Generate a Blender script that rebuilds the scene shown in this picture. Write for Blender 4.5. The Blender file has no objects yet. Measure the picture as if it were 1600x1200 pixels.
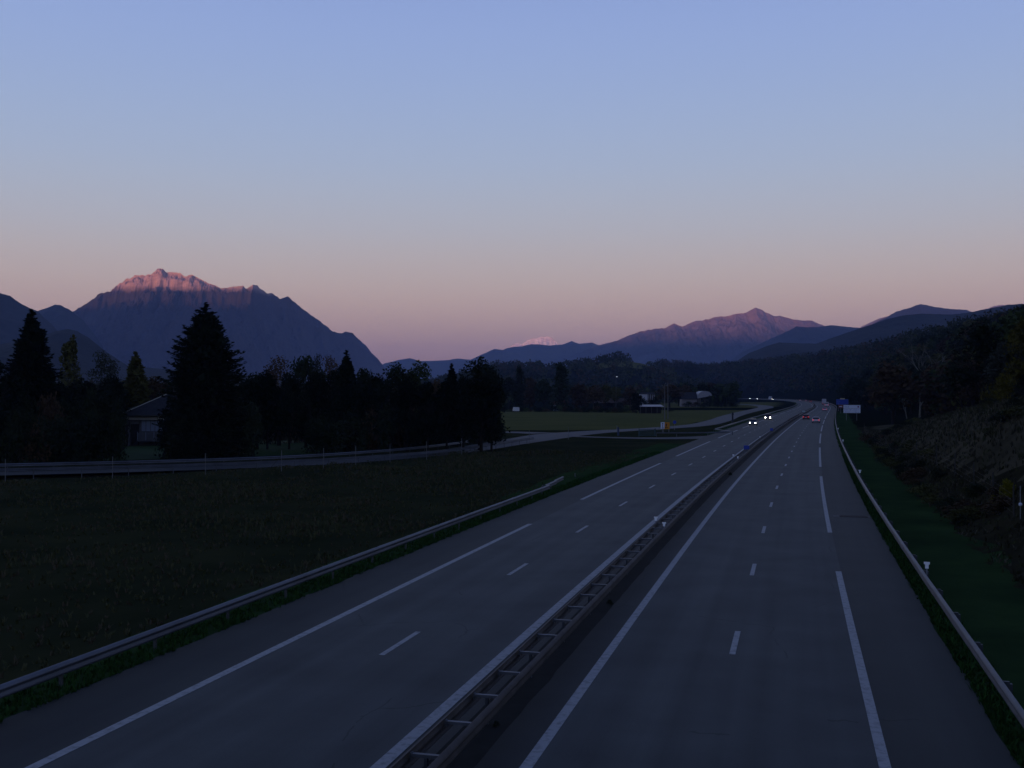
import bpy, bmesh, math, random
from mathutils import Vector, Matrix, noise
random.seed(7)
S = bpy.context.scene
C = S.collection
R = math.radians

# ------------------------------------------------------------------ camera
CAM_H = 7.272
cam = bpy.data.objects.new('camera', bpy.data.cameras.new('camera')); C.objects.link(cam)
cam.location = (0, 0, CAM_H)
cam.rotation_euler = (R(90 + 0.517), 0, 0)
cam.data.sensor_width = 36; cam.data.lens = 37.42
cam.data.clip_start = 0.1; cam.data.clip_end = 60000
S.camera = cam

# ------------------------------------------------------------------ sky
SUN_EL = R(1.15); SUN_AZ = R(30)          # sun low behind the camera, to its left
W = bpy.data.worlds.new('World'); S.world = W; W.use_nodes = True
nt = W.node_tree; N = nt.nodes; L = nt.links
for n in list(N): N.remove(n)
out = N.new('ShaderNodeOutputWorld'); bg = N.new('ShaderNodeBackground')
tc = N.new('ShaderNodeTexCoord'); sp = N.new('ShaderNodeSeparateXYZ')
L.new(tc.outputs['Generated'], sp.inputs[0])
ramp = N.new('ShaderNodeValToRGB'); cr = ramp.color_ramp; cr.interpolation = 'B_SPLINE'
def lin(c): return tuple(((v/255)/12.92 if v/255 <= .04045 else ((v/255+.055)/1.055)**2.4) for v in c)
# dusk opposite the sun: rose band low down, mauve, then periwinkle, deepening to the zenith
SKY = [(0.0, (162, 122, 118)), (0.035, (190, 152, 142)), (0.07, (207, 175, 161)), (0.105, (205, 186, 176)),
       (0.15, (189, 189, 196)), (0.21, (172, 188, 213)), (0.29, (155, 177, 221)), (0.37, (146, 169, 223)),
       (0.55, (90, 114, 172)), (1.0, (50, 68, 116))]
while len(cr.elements) < len(SKY): cr.elements.new(0.5)
for e, (p, c) in zip(cr.elements, SKY): e.position = p; e.color = lin(c) + (1,)
L.new(sp.outputs[2], ramp.inputs[0])
sky = N.new('ShaderNodeTexSky'); sky.sky_type = 'NISHITA'; sky.sun_disc = False
sky.sun_elevation = SUN_EL; sky.sun_rotation = math.pi + SUN_AZ
bg2 = N.new('ShaderNodeBackground'); bg2.inputs[1].default_value = 0.004
L.new(sky.outputs[0], bg2.inputs[0])
add = N.new('ShaderNodeAddShader')
L.new(ramp.outputs[0], bg.inputs[0]); bg.inputs[1].default_value = 1.0
L.new(bg.outputs[0], add.inputs[0]); L.new(bg2.outputs[0], add.inputs[1]); L.new(add.outputs[0], out.inputs[0])

# ------------------------------------------------------------------ sun: its last light reaches only the peaks
sun = bpy.data.objects.new('sun', bpy.data.lights.new('sun', 'SUN')); C.objects.link(sun)
sun.data.energy = 5.0; sun.data.angle = R(0.5); sun.data.color = (1.0, 0.42, 0.26)
d = Vector((math.sin(SUN_AZ)*math.cos(SUN_EL), math.cos(SUN_AZ)*math.cos(SUN_EL), -math.sin(SUN_EL)))
sun.rotation_euler = d.to_track_quat('-Z', 'Y').to_euler()

S.view_settings.view_transform = 'Standard'; S.view_settings.look = 'None'
S.view_settings.exposure = 0; S.view_settings.gamma = 1; S.view_settings.use_curve_mapping = False
S.render.engine = 'CYCLES'
S.cycles.max_bounces = 6; S.cycles.volume_bounces = 1

# ------------------------------------------------------------------ helpers
def mat(name, col, rough=0.8, spec=0.5, metal=0.0, emit=None, var=None, scale=1.0, bump=0.0, bscale=30.0, alpha=None, detail=6.0):
    m = bpy.data.materials.new(name); m.use_nodes = True
    n = m.node_tree.nodes; l = m.node_tree.links; p = n['Principled BSDF']
    p.inputs['Base Color'].default_value = tuple(col) + (1,)
    p.inputs['Roughness'].default_value = rough; p.inputs['Metallic'].default_value = metal
    p.inputs['Specular IOR Level'].default_value = spec
    if emit:
        p.inputs['Emission Color'].default_value = tuple(emit[0]) + (1,); p.inputs['Emission Strength'].default_value = emit[1]
    if var or bump:
        g = n.new('ShaderNodeNewGeometry')
    if var:
        t = n.new('ShaderNodeTexNoise'); t.inputs['Scale'].default_value = scale; t.inputs['Detail'].default_value = detail
        t.inputs['Roughness'].default_value = 0.62
        l.new(g.outputs['Position'], t.inputs['Vector'])
        r = n.new('ShaderNodeValToRGB'); r.color_ramp.elements[0].position = .3; r.color_ramp.elements[1].position = .7
        r.color_ramp.elements[0].color = tuple(var) + (1,); r.color_ramp.elements[1].color = tuple(col) + (1,)
        l.new(t.outputs['Fac'], r.inputs[0]); l.new(r.outputs[0], p.inputs['Base Color'])
    if bump:
        b = n.new('ShaderNodeBump'); b.inputs['Strength'].default_value = bump; b.inputs['Distance'].default_value = 0.02
        t2 = n.new('ShaderNodeTexNoise'); t2.inputs['Scale'].default_value = bscale; t2.inputs['Detail'].default_value = 4
        l.new(g.outputs['Position'], t2.inputs['Vector']); l.new(t2.outputs['Fac'], b.inputs['Height']); l.new(b.outputs[0], p.inputs['Normal'])
    return m
def mesh_obj(name, verts, faces, m, parent=None, smooth=False, mats=None, mi=None):
    me = bpy.data.meshes.new(name); me.from_pydata([tuple(v) for v in verts], [], faces)
    for x in (mats or [m]): me.materials.append(x)
    if mi: me.polygons.foreach_set('material_index', mi)
    if smooth: me.polygons.foreach_set('use_smooth', [True]*len(me.polygons))
    me.update()
    o = bpy.data.objects.new(name, me); C.objects.link(o)
    if parent: o.parent = parent
    return o
def tag(o, label=None, cat=None, group=None, kind=None):
    if label: o['label'] = label
    if cat: o['category'] = cat
    if group: o['group'] = group
    if kind: o['kind'] = kind
    return o
def empty(name, loc, rz, label, cat, group=None):
    o = bpy.data.objects.new(name, None); C.objects.link(o); o.location = loc; o.rotation_euler = (0, 0, rz)
    o.empty_display_size = 0.2
    return tag(o, label, cat, group)
class MB:
    """collects simple shapes into one mesh"""
    def __init__(s): s.v = []; s.f = []; s.m = []
    def box(s, x0, x1, y0, y1, z0, z1, mi=0, tap=0.0):
        b = len(s.v)
        s.v += [(x0,y0,z0),(x1,y0,z0),(x1,y1,z0),(x0,y1,z0),(x0+tap,y0+tap,z1),(x1-tap,y0+tap,z1),(x1-tap,y1-tap,z1),(x0+tap,y1-tap,z1)]
        s.f += [(b,b+3,b+2,b+1),(b+4,b+5,b+6,b+7),(b,b+1,b+5,b+4),(b+1,b+2,b+6,b+5),(b+2,b+3,b+7,b+6),(b+3,b,b+4,b+7)]; s.m += [mi]*6
        return s
    def tube(s, p, q, r0, r1=None, n=8, mi=0, cap=True):
        p = Vector(p); q = Vector(q); r1 = r0 if r1 is None else r1
        a = (q-p).normalized(); u = a.orthogonal().normalized(); w = a.cross(u); b = len(s.v)
        for c, r in ((p, r0), (q, r1)):
            for k in range(n):
                t = 2*math.pi*k/n; s.v.append(tuple(c + u*(r*math.cos(t)) + w*(r*math.sin(t))))
        for k in range(n): s.f.append((b+k, b+(k+1)%n, b+n+(k+1)%n, b+n+k)); s.m.append(mi)
        if cap: s.f.append(tuple(b+k for k in range(n))[::-1]); s.f.append(tuple(b+n+k for k in range(n))); s.m += [mi]*2
        return s
    def poly(s, pts, mi=0):
        b = len(s.v); s.v += [tuple(p) for p in pts]; s.f.append(tuple(range(b, b+len(pts)))); s.m.append(mi); return s
    def build(s, name, m, parent=None, smooth=False, mats=None):
        return mesh_obj(name, s.v, s.f, m, parent, smooth, mats, s.m if mats else None)
def copy_tree(o, parent=None):
    c = o.copy(); C.objects.link(c)
    if parent: c.parent = parent
    for ch in list(o.children): copy_tree(ch, c)
    return c
def lerp(xs, ys, x):
    if x <= xs[0]: return ys[0]
    if x >= xs[-1]: return ys[-1]
    lo = 0; hi = len(xs)-1
    while hi-lo > 1:
        m = (lo+hi)//2
        if xs[m] <= x: lo = m
        else: hi = m
    t = (x-xs[lo])/(xs[hi]-xs[lo]); return ys[lo]*(1-t)+ys[hi]*t
def sstep(a, b, x):
    t = min(1, max(0, (x-a)/(b-a))); return t*t*(3-2*t)
F = 1663.0
def gp(px, py, h=0.0):
    """sight line through a point of the photograph met with a level h above the road"""
    k = (CAM_H-h)/(py-615); return ((px-800)*k, F*k)

# ------------------------------------------------------------------ mountains
def mountain_mat(name, rock, wood, lo, hi, nscale, slope=(0.25, 0.5), snow=None):
    m = bpy.data.materials.new(name); m.use_nodes = True
    n = m.node_tree.nodes; l = m.node_tree.links; p = n['Principled BSDF']
    p.inputs['Roughness'].default_value = .95; p.inputs['Specular IOR Level'].default_value = .1
    g = n.new('ShaderNodeNewGeometry'); s = n.new('ShaderNodeSeparateXYZ'); l.new(g.outputs['Position'], s.inputs[0])
    t = n.new('ShaderNodeTexNoise'); t.inputs['Scale'].default_value = nscale; t.inputs['Detail'].default_value = 9; t.inputs['Roughness'].default_value = .66
    l.new(g.outputs['Position'], t.inputs['Vector'])
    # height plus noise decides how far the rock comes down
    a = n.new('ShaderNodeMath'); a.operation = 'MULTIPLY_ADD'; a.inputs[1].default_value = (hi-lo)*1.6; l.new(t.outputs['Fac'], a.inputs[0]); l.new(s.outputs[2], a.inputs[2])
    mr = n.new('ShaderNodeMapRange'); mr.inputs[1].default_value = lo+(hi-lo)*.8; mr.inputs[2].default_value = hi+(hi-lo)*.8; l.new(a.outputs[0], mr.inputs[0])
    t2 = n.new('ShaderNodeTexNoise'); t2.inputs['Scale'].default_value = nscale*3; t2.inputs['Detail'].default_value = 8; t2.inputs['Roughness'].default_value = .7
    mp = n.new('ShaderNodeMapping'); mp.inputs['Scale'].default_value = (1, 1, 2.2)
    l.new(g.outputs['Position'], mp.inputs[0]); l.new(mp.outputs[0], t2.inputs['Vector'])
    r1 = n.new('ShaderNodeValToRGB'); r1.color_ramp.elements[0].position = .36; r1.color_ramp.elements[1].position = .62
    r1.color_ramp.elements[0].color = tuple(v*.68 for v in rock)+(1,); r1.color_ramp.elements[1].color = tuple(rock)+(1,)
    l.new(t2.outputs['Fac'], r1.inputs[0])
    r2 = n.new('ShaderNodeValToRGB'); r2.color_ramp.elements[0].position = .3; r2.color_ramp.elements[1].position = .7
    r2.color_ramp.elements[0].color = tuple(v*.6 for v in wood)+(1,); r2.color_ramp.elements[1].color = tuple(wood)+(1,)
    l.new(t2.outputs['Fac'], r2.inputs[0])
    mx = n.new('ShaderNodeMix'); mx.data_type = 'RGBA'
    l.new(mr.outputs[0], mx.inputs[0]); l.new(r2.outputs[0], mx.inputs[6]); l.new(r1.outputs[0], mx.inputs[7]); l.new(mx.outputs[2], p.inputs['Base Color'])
    b = n.new('ShaderNodeBump'); b.inputs['Strength'].default_value = .7; b.inputs['Distance'].default_value = .06/nscale
    l.new(t2.outputs['Fac'], b.inputs['Height']); l.new(b.outputs[0], p.inputs['Normal'])
    return m
def mountain(name, sil, dist, front, back, m, step=1.0, rows=60, relief=0.16, freq=0.004, jag=0.012, cliff=0.0, seed=0.0, power=0.9, crisp=.6):
    """a massif: crest through the given outline at its own distance, flanks running down to the valley on both sides"""
    dx = [p[0] for p in sil]; dy = [p[1] for p in sil]
    x0, x1 = dx[0], dx[-1]; nx = int((x1-x0)/step)
    vs = []
    for j in range(rows+1):
        u = j/rows; vs.append(1-(1-u)**1.7)           # finer towards the crest
    nb = 8; V = []; Fc = []
    for i in range(nx+1):
        px = x0+(x1-x0)*i/nx; py = lerp(dx, dy, px)
        Yr = dist(px) if callable(dist) else dist
        X = (px-800)/F*Yr; H = CAM_H+(615-py)/F*Yr
        # fine teeth on the crest
        H += H*jag*(noise.noise(Vector((X*freq*9, seed, 0)))+.6*noise.noise(Vector((X*freq*23, seed, 3))))
        for v in vs:
            y = Yr-front*(1-v); xx = X*(y/Yr)**.35
            h = v**power
            q = Vector((xx*freq, y*freq*.6, seed))
            rg = 1-abs(noise.noise(q))*2; rg += .5*(1-abs(noise.noise(q*2.3))*2); rg += .26*(1-abs(noise.noise(q*5.1))*2)+.14*(1-abs(noise.noise(q*11))*2)
            env = v**.8*(1-v)**crisp*1.5
            h -= relief*env*(1.1-rg*.62)
            if cliff:
                b = sstep(.925, .955, v+.02*noise.noise(q*6)); h2 = h-cliff*(1-b)*sstep(.3, .9, v)*(.75+.5*noise.noise(q*2)); h = h2
            V.append((xx, y, max(-2, h*H)))
        for j in range(1, nb+1):
            v = j/nb; V.append((X*(1+v*back/Yr*.3), Yr+back*v, H*(1-v)**1.2-2*v))
    rr = rows+1+nb
    for i in range(nx):
        for j in range(rr-1):
            a = i*rr+j; Fc.append((a, a+rr, a+rr+1, a+1))
    o = mesh_obj(name, V, Fc, m, smooth=False); o['kind'] = 'structure'; return o

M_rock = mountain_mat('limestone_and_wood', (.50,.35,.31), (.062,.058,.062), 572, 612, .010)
def dist_left(px): return 6000 if px < 395 else 6000+(px-395)*6.5
LM = [(30,600),(60,545),(75,510),(90,497),(115,486),(135,474),(150,463),(155,458),(172,455),(180,447),(192,440),(197,435),(205,434),(210,430),(222,430),(235,428.5),(241,424),(245,420),(250,419),(254,420),(258,425),(263,424.5),(270,425),(282,427),(288,432),(298,428.5),(310,434),(320,440),(332,444),(345,450),(353,449.5),(362,448),(380,446),(384,451),(392,446.5),(396,445),(402,446),(405,450),(410,453),(417,458),(425,458),(430,461),(437,467),(449,463),(454,467),(460,472),(480,488),(500,502),(512,511),(520,518),(528,520),(533,521),(540,518),(550,520),(556,526),(566,535),(572,540),(580,551),(590,560),(597,569),(604,580),(625,612)]
mountain('limestone_mountain', LM, dist_left, 1250, 1500, M_rock, .8, 120, .17, .0062, .010, .10, 3.1, .95, crisp=.32)
M_far = mountain_mat('far_rock', (.28,.20,.20), (.06,.058,.062), 400, 620, .006)
mountain('far_mountain', [(800,590),(850,572),(900,553),(930,541),(945,537),(965,532),(985,523),(1000,518),(1020,514),(1040,512),(1053,505),(1066,510),(1085,502),(1100,500),(1120,495),(1140,493),(1150,490),(1165,489),(1173,484),(1180,480),(1190,484),(1200,489),(1210,494),(1218,493),(1240,499),(1258,501),(1270,501),(1285,508),(1300,514),(1330,520),(1400,545),(1440,600)], 9000, 1700, 2000, M_far, 1.2, 80, .16, .0036, .008, .0, 9.4, crisp=.4)
M_back = mountain_mat('hazy_rock', (.20,.17,.16), (.08,.08,.07), 430, 640, .002)
mountain('distant_mountain', [(560,600),(600,568),(625,562),(640,559.5),(655,564),(675,564),(700,562.5),(715,560),(735,562),(755,553),(772,545),(785,547),(792,544),(805,541.5),(815,541),(830,537.5),(845,538.5),(860,539.5),(880,538),(893,533),(905,537),(925,535),(932,538),(960,545),(1010,560),(1100,590)], 9900, 1300, 1500, M_back, 1.5, 40, .13, .0018, .006, 0, 1.7)
M_snow = mountain_mat('glacier_snow', (.95,.93,.92), (.80,.76,.74), 300, 420, .006)
mountain('snow_mountain', [(770,570),(790,545),(797,542),(803,538),(808,536),(815,537.5),(822,533),(826,531),(833,528.5),(838,529),(845,525.5),(850,527),(856,526),(862,528),(866,531),(872,538),(900,560),(920,580)], 10900, 400, 1200, M_snow, .6, 60, .16, .0050, .010, 0, 5.5, crisp=.3)
mountain('distant_mountain', [(1310,560),(1345,511),(1355,506),(1362,503),(1375,497),(1388,494),(1400,496),(1430,510),(1500,512),(1530,488),(1540,483),(1555,478),(1567,476),(1580,480),(1640,500),(1700,560)], 9500, 1200, 1500, M_back, 1.5, 40, .13, .002, .006, 0, 11.7)
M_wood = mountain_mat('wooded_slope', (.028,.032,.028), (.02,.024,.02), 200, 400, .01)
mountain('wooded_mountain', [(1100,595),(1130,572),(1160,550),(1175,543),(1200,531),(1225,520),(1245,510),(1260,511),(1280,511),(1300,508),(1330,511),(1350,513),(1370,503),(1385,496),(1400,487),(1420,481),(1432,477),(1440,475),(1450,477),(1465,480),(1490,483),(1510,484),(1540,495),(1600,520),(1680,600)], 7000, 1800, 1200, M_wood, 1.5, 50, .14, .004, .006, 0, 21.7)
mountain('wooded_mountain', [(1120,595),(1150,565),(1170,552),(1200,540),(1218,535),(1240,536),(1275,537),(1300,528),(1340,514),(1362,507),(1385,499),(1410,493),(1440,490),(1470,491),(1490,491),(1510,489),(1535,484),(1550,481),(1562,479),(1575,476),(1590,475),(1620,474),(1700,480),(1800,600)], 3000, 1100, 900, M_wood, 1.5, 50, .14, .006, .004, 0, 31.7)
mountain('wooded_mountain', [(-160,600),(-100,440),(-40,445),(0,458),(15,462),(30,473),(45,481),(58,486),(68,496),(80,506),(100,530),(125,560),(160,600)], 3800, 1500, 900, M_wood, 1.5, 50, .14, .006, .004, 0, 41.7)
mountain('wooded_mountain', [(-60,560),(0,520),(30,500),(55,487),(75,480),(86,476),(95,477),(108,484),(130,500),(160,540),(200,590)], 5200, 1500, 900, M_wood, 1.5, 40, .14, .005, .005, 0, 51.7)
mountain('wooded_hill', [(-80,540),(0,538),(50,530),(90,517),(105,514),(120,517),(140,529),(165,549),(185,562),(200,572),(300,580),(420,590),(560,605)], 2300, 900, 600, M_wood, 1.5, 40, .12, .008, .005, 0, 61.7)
# the range behind the camera that already keeps the valley in shade
def west_range():
    V = []; Fc = []; nx = 220; prof = [(-3400,-2),(-3000,420),(-2200,1060),(-1900,1200),(-1600,1060),(-600,300),(400,-2)]
    for i in range(nx+1):
        a = -22000+40000*i/nx
        k = 1+.022*noise.noise(Vector((a*.0012,0,0)))+.012*noise.noise(Vector((a*.004,0,5)))
        for (b, z) in prof:
            px = a*math.cos(SUN_AZ)-(-b+2100)*math.sin(SUN_AZ); py = -a*math.sin(SUN_AZ)-(-b+2100)*math.cos(SUN_AZ)
            V.append((px, py, z*k*RANGE_K if z > 0 else z))
    n = len(prof)
    for i in range(nx):
        for j in range(n-1):
            q = i*n+j; Fc.append((q, q+n, q+n+1, q+1))
    o = mesh_obj('western_range', V, Fc, M_wood, smooth=False); o['kind'] = 'structure'
RANGE_K = 652/1200.0
west_range()
# ------------------------------------------------------------------ the motorway's line
SY = [0,20,50,100,150,200,300,400,480,600,750,900,1050,1200,1350,1500,1800]
SM = [.262,.264,.270,.285,.290,.297,.304,.308,.308,.288,.264,.232,.185,.14,.07,-.03,-.2]
TY = [-100]; TX = [None]; _x = .249; ys = [20.67]
def slope(y): return lerp(SY, SM, y)
ROADX = {}
_tab_y = [-80+2*i for i in range(1000)]
_tab_x = [0.0]*len(_tab_y); _tab_s = [0.0]*len(_tab_y)
for i in range(1, len(_tab_y)):
    m_ = slope((_tab_y[i]+_tab_y[i-1])/2)
    _tab_x[i] = _tab_x[i-1]+2*m_; _tab_s[i] = _tab_s[i-1]+2*math.sqrt(1+m_*m_)
def _ti(tab, y):
    f = (y+80)/2; i = int(f); i = max(0, min(len(tab)-2, i)); return tab[i]+(tab[i+1]-tab[i])*(f-i)
_sh = .249-_ti(_tab_x, 20.67)
def cx(y): return _ti(_tab_x, y)+_sh
def arc(y): return _ti(_tab_s, y)
def inv_arc(s): return lerp(_tab_s, _tab_y, s)
def rp(y, off, z=0.0):
    m_ = slope(y); k = 1/math.sqrt(1+m_*m_); return (cx(y)+off*k, y-off*m_*k, z)
def offs(x, y):
    m_ = slope(max(-60, min(1850, y))); return (x-cx(max(-70, min(1850, y))))/math.sqrt(1+m_*m_)
def heading(y): return -math.atan(slope(y))      # rotation about z that turns +Y along the road

# ------------------------------------------------------------------ terrain
def H(x, y):
    o = offs(x, y); h = -0.06
    if o > 13.0:
        A = lerp([0,85,120,150,200,260,400], [1,1,.80,.55,.16,.05,0], y)
        nn = noise.noise(Vector((x*.06, y*.06, 2)))
        h += A*6.7*sstep(13.2, 22.5+1.5*nn, o)+.5*A*nn*sstep(14, 20, o)
        h += sstep(13.2, 18, o)*.12*noise.noise(Vector((x*.35, y*.35, 7)))
        k = lerp([120,200,300,600,900,1300,1800], [.14,.22,.34,.66,.92,1.0,1.1], y)
        off0 = lerp([0,150,300,600,1800], [60,44,30,22,18], y)
        if o > off0 and y > 60:
            r = k*(o-off0); cap = 56+7*noise.noise(Vector((x*.004, y*.004, 1)))
            h += cap*(1-math.exp(-r/cap*1.35))*sstep(60, 160, y)*lerp([0,1800,2300,3200], [1,1,.9,0], y)
    elif o < -14:
        if y < 180: h += -.35*sstep(-14, -17, o)*sstep(0, 6, abs(y-115)+ (0 if y < 105 else 6))*(1 if y < 104 else 0)*sstep(104, 90, y+(.28*(x+20)))
        if -60 < x < 30 and 20 < y < 100: h += .10*noise.noise(Vector((x*.25, y*.25, 4)))
    if y > 1150:      # low wooded hill closing the plain
        px = 800+x/y*F
        e = lerp([560,700,780,870,930,960,1000,1060,1150,1260], [0,25,46,44,52,60,55,50,42,0], px)
        h2 = e*sstep(1150, 1650, y)*sstep(3000, 2100, y)*(sstep(25, 130, abs(o)) if y < 1850 else 1)
        h = max(h, h2-.06)
    return h
def axis(a, b, fine, lo, hi, g):
    """fine steps between lo and hi, growing outside"""
    v = [lo]
    while v[-1] < hi: v.append(v[-1]+fine)
    s_ = fine
    while v[-1] < b: s_ *= g; v.append(v[-1]+s_)
    s_ = fine
    while v[0] > a: s_ *= g; v.insert(0, v[0]-s_)
    return v
xs = axis(-16500, 18500, 1.4, -50, 75, 1.055)
ysx = axis(-16500, 17000, 1.4, 18, 150, 1.035)
V = []
for y in ysx:
    for x in xs: V.append((x, y, H(x, y) if -100 < y < 3300 else -0.06))
M_meadow = mat('rough_meadow', (.036,.037,.017), 1, .0, var=(.014,.018,.009), scale=.13, bump=.9, bscale=5)
M_dry = mat('dry_bank_grass', (.082,.072,.046), 1, .0, var=(.034,.031,.019), scale=.12, bump=.9, bscale=4)
M_floor = mat('forest_floor', (.010,.013,.007), 1, .0, var=(.005,.007,.004), scale=.3)
M_field = mat('mown_field', (.105,.100,.038), 1, .0, var=(.070,.075,.027), scale=.05, bump=.5, bscale=2)
n_ = len(xs); Fc = []; MI = []
for j in range(len(ysx)-1):
    yc = (ysx[j]+ysx[j+1])/2
    for i in range(n_-1):
        a = j*n_+i; Fc.append((a, a+1, a+n_+1, a+n_)); xc = (xs[i]+xs[i+1])/2
        o = offs(xc, yc); mi = 0
        if o > 13.3: mi = 2 if yc > 230 else 1 if o > 16.8+1.5*noise.noise(Vector((xc*.06, yc*.06, 8))) else 4
        if yc > 215 and o < -24: mi = 3
        if yc > 470 or (o > 46): mi = 2
        if 560 < yc < 900 and o < -24 and 60 < xc: mi = 3
        if yc > 1500 and 930 < 800+xc/yc*F < 1050: mi = 3
        MI.append(mi)
g_ = mesh_obj('ground', V, Fc, None, mats=[M_meadow, M_dry, M_floor, M_field, mat('dark_brush', (.036,.032,.018), 1, .0, var=(.012,.012,.007), scale=.3)], mi=MI, smooth=True); g_['kind'] = 'structure'

# ------------------------------------------------------------------ road surfaces and markings
def asphalt(name, col, dark):
    m = bpy.data.materials.new(name); m.use_nodes = True
    n = m.node_tree.nodes; l = m.node_tree.links; p = n['Principled BSDF']
    p.inputs['Roughness'].default_value = .78; p.inputs['Specular IOR Level'].default_value = .27
    uv = n.new('ShaderNodeUVMap'); mp = n.new('ShaderNodeMapping'); mp.inputs['Scale'].default_value = (1.1, .014, 1)
    l.new(uv.outputs[0], mp.inputs[0])
    t = n.new('ShaderNodeTexNoise'); t.inputs['Scale'].default_value = 1; t.inputs['Detail'].default_value = 5; l.new(mp.outputs[0], t.inputs['Vector'])
    t2 = n.new('ShaderNodeTexNoise'); t2.inputs['Scale'].default_value = .35; t2.inputs['Detail'].default_value = 8; l.new(uv.outputs[0], t2.inputs['Vector'])
    t3 = n.new('ShaderNodeTexNoise'); t3.inputs['Scale'].default_value = 22; t3.inputs['Detail'].default_value = 3; l.new(uv.outputs[0], t3.inputs['Vector'])
    a = n.new('ShaderNodeMath'); a.operation = 'ADD'; l.new(t.outputs['Fac'], a.inputs[0]); l.new(t2.outputs['Fac'], a.inputs[1])
    a2 = n.new('ShaderNodeMath'); a2.operation = 'MULTIPLY_ADD'; a2.inputs[1].default_value = .35; l.new(t3.outputs['Fac'], a2.inputs[0]); l.new(a.outputs[0], a2.inputs[2])
    r = n.new('ShaderNodeValToRGB'); r.color_ramp.elements[0].position = .0; r.color_ramp.elements[1].position = 1
    r.color_ramp.elements[0].color = tuple(dark)+(1,); r.color_ramp.elements[1].color = tuple(col)+(1,)
    mr = n.new('ShaderNodeMapRange'); mr.inputs[1].default_value = .85; mr.inputs[2].default_value = 1.5; l.new(a2.outputs[0], mr.inputs[0]); l.new(mr.outputs[0], r.inputs[0])
    # hairline cracks
    mv = n.new('ShaderNodeMapping'); mv.inputs['Scale'].default_value = (.16, .09, 1); l.new(uv.outputs[0], mv.inputs[0])
    wr = n.new('ShaderNodeMix'); wr.data_type = 'VECTOR'; wr.inputs[0].default_value = .12
    tn = n.new('ShaderNodeTexNoise'); tn.inputs['Scale'].default_value = 5; tn.inputs['Detail'].default_value = 6; l.new(mv.outputs[0], tn.inputs['Vector'])
    l.new(mv.outputs[0], wr.inputs[4]); l.new(tn.outputs['Color'], wr.inputs[5])
    vo = n.new('ShaderNodeTexVoronoi'); vo.feature = 'DISTANCE_TO_EDGE'; vo.inputs['Scale'].default_value = 1; l.new(wr.outputs[1], vo.inputs['Vector'])
    lt = n.new('ShaderNodeMapRange'); lt.inputs[1].default_value = .0015; lt.inputs[2].default_value = .004; lt.inputs[3].default_value = .55; lt.inputs[4].default_value = 1; l.new(vo.outputs['Distance'], lt.inputs[0])
    gate = n.new('ShaderNodeMath'); gate.operation = 'GREATER_THAN'; gate.inputs[1].default_value = .56; l.new(t2.outputs['Fac'], gate.inputs[0])
    inv = n.new('ShaderNodeMath'); inv.operation = 'SUBTRACT'; inv.inputs[0].default_value = 1; l.new(gate.outputs[0], inv.inputs[1])
    mxx = n.new('ShaderNodeMath'); mxx.operation = 'MAXIMUM'; l.new(lt.outputs[0], mxx.inputs[0]); l.new(inv.outputs[0], mxx.inputs[1])
    mu = n.new('ShaderNodeMix'); mu.data_type = 'RGBA'; mu.blend_type = 'MULTIPLY'; mu.inputs[0].default_value = 1
    l.new(r.outputs[0], mu.inputs[6]); l.new(mxx.outputs[0], mu.inputs[7]); l.new(mu.outputs[2], p.inputs['Base Color'])
    b = n.new('ShaderNodeBump'); b.inputs['Strength'].default_value = .35; b.inputs['Distance'].default_value = .01; l.new(t3.outputs['Fac'], b.inputs['Height']); l.new(b.outputs[0], p.inputs['Normal'])
    return m
M_lane = asphalt('lane_asphalt', (.062,.066,.062), (.026,.028,.028))
M_shoulder = asphalt('shoulder_asphalt', (.032,.034,.030), (.014,.015,.014))
M_side = asphalt('side_road_asphalt', (.062,.062,.066), (.042,.042,.046))
def paint(name, c):
    m = mat(name, c, .7, .4, var=tuple(v*.42 for v in c), scale=5, bump=0, detail=9)
    r = [x for x in m.node_tree.nodes if x.type == 'VALTORGB'][0]; r.color_ramp.elements[0].position = .27; r.color_ramp.elements[1].position = .52
    return m
M_paint = paint('road_paint', (.27,.27,.265))
M_verge = mat('green_verge', (.034,.062,.020), 1, .0, var=(.016,.030,.012), scale=.22, bump=1, bscale=9)
def ribbon(name, o0, o1, y0, y1, z, m, step=4.0, nacross=1, parent=None, kind='structure', wob=0.0, wf=.5, wob0=None):
    V = []; Fc = []; UV = []; s0 = arc(y0); s1 = arc(y1); n = max(1, int((s1-s0)/step))
    for i in range(n+1):
        s = s0+(s1-s0)*i/n; y = inv_arc(s)
        a = o0 + (wob0 or 0)*noise.noise(Vector((s*wf, o0, 1))); b = o1 + wob*noise.noise(Vector((s*wf, o1, 0)))
        for j in range(nacross+1):
            o = a+(b-a)*j/nacross; x, yy, _ = rp(y, o); zz = z(x, yy) if callable(z) else z
            V.append((x, yy, zz)); UV.append((o, s))
    k = nacross+1
    for i in range(n):
        for j in range(nacross): Fc.append((i*k+j, i*k+j+1, (i+1)*k+j+1, (i+1)*k+j))
    o = mesh_obj(name, V, Fc, m, parent)
    uv = o.data.uv_layers.new(name='UVMap')
    for lp in o.data.loops: uv.data[lp.index].uv = UV[lp.vertex_index]
    if kind: o['kind'] = kind
    return o
o_A, o_DL, o_B, o_DR, o_D = -9.28, -6.05, -2.78, 3.37, 6.75
ribbon('left_carriageway', o_A, o_B+.05, -40, 1850, 0, M_lane)
ribbon('right_carriageway', 0, o_D+.1, -40, 1850, 0, M_lane)
ribbon('left_hard_shoulder', -11.95, o_A, -40, 1850, 0, M_shoulder, 1.5, wob0=.16, wf=.35)
ribbon('right_hard_shoulder', o_D+.1, 9.3, -40, 1850, 0, M_shoulder, 1.5, wob=.16, wf=.35)
ribbon('median_strip', o_B+.05, 0, -40, 1850, 0, asphalt('median_asphalt', (.030,.031,.029), (.012,.013,.012)))
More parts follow.
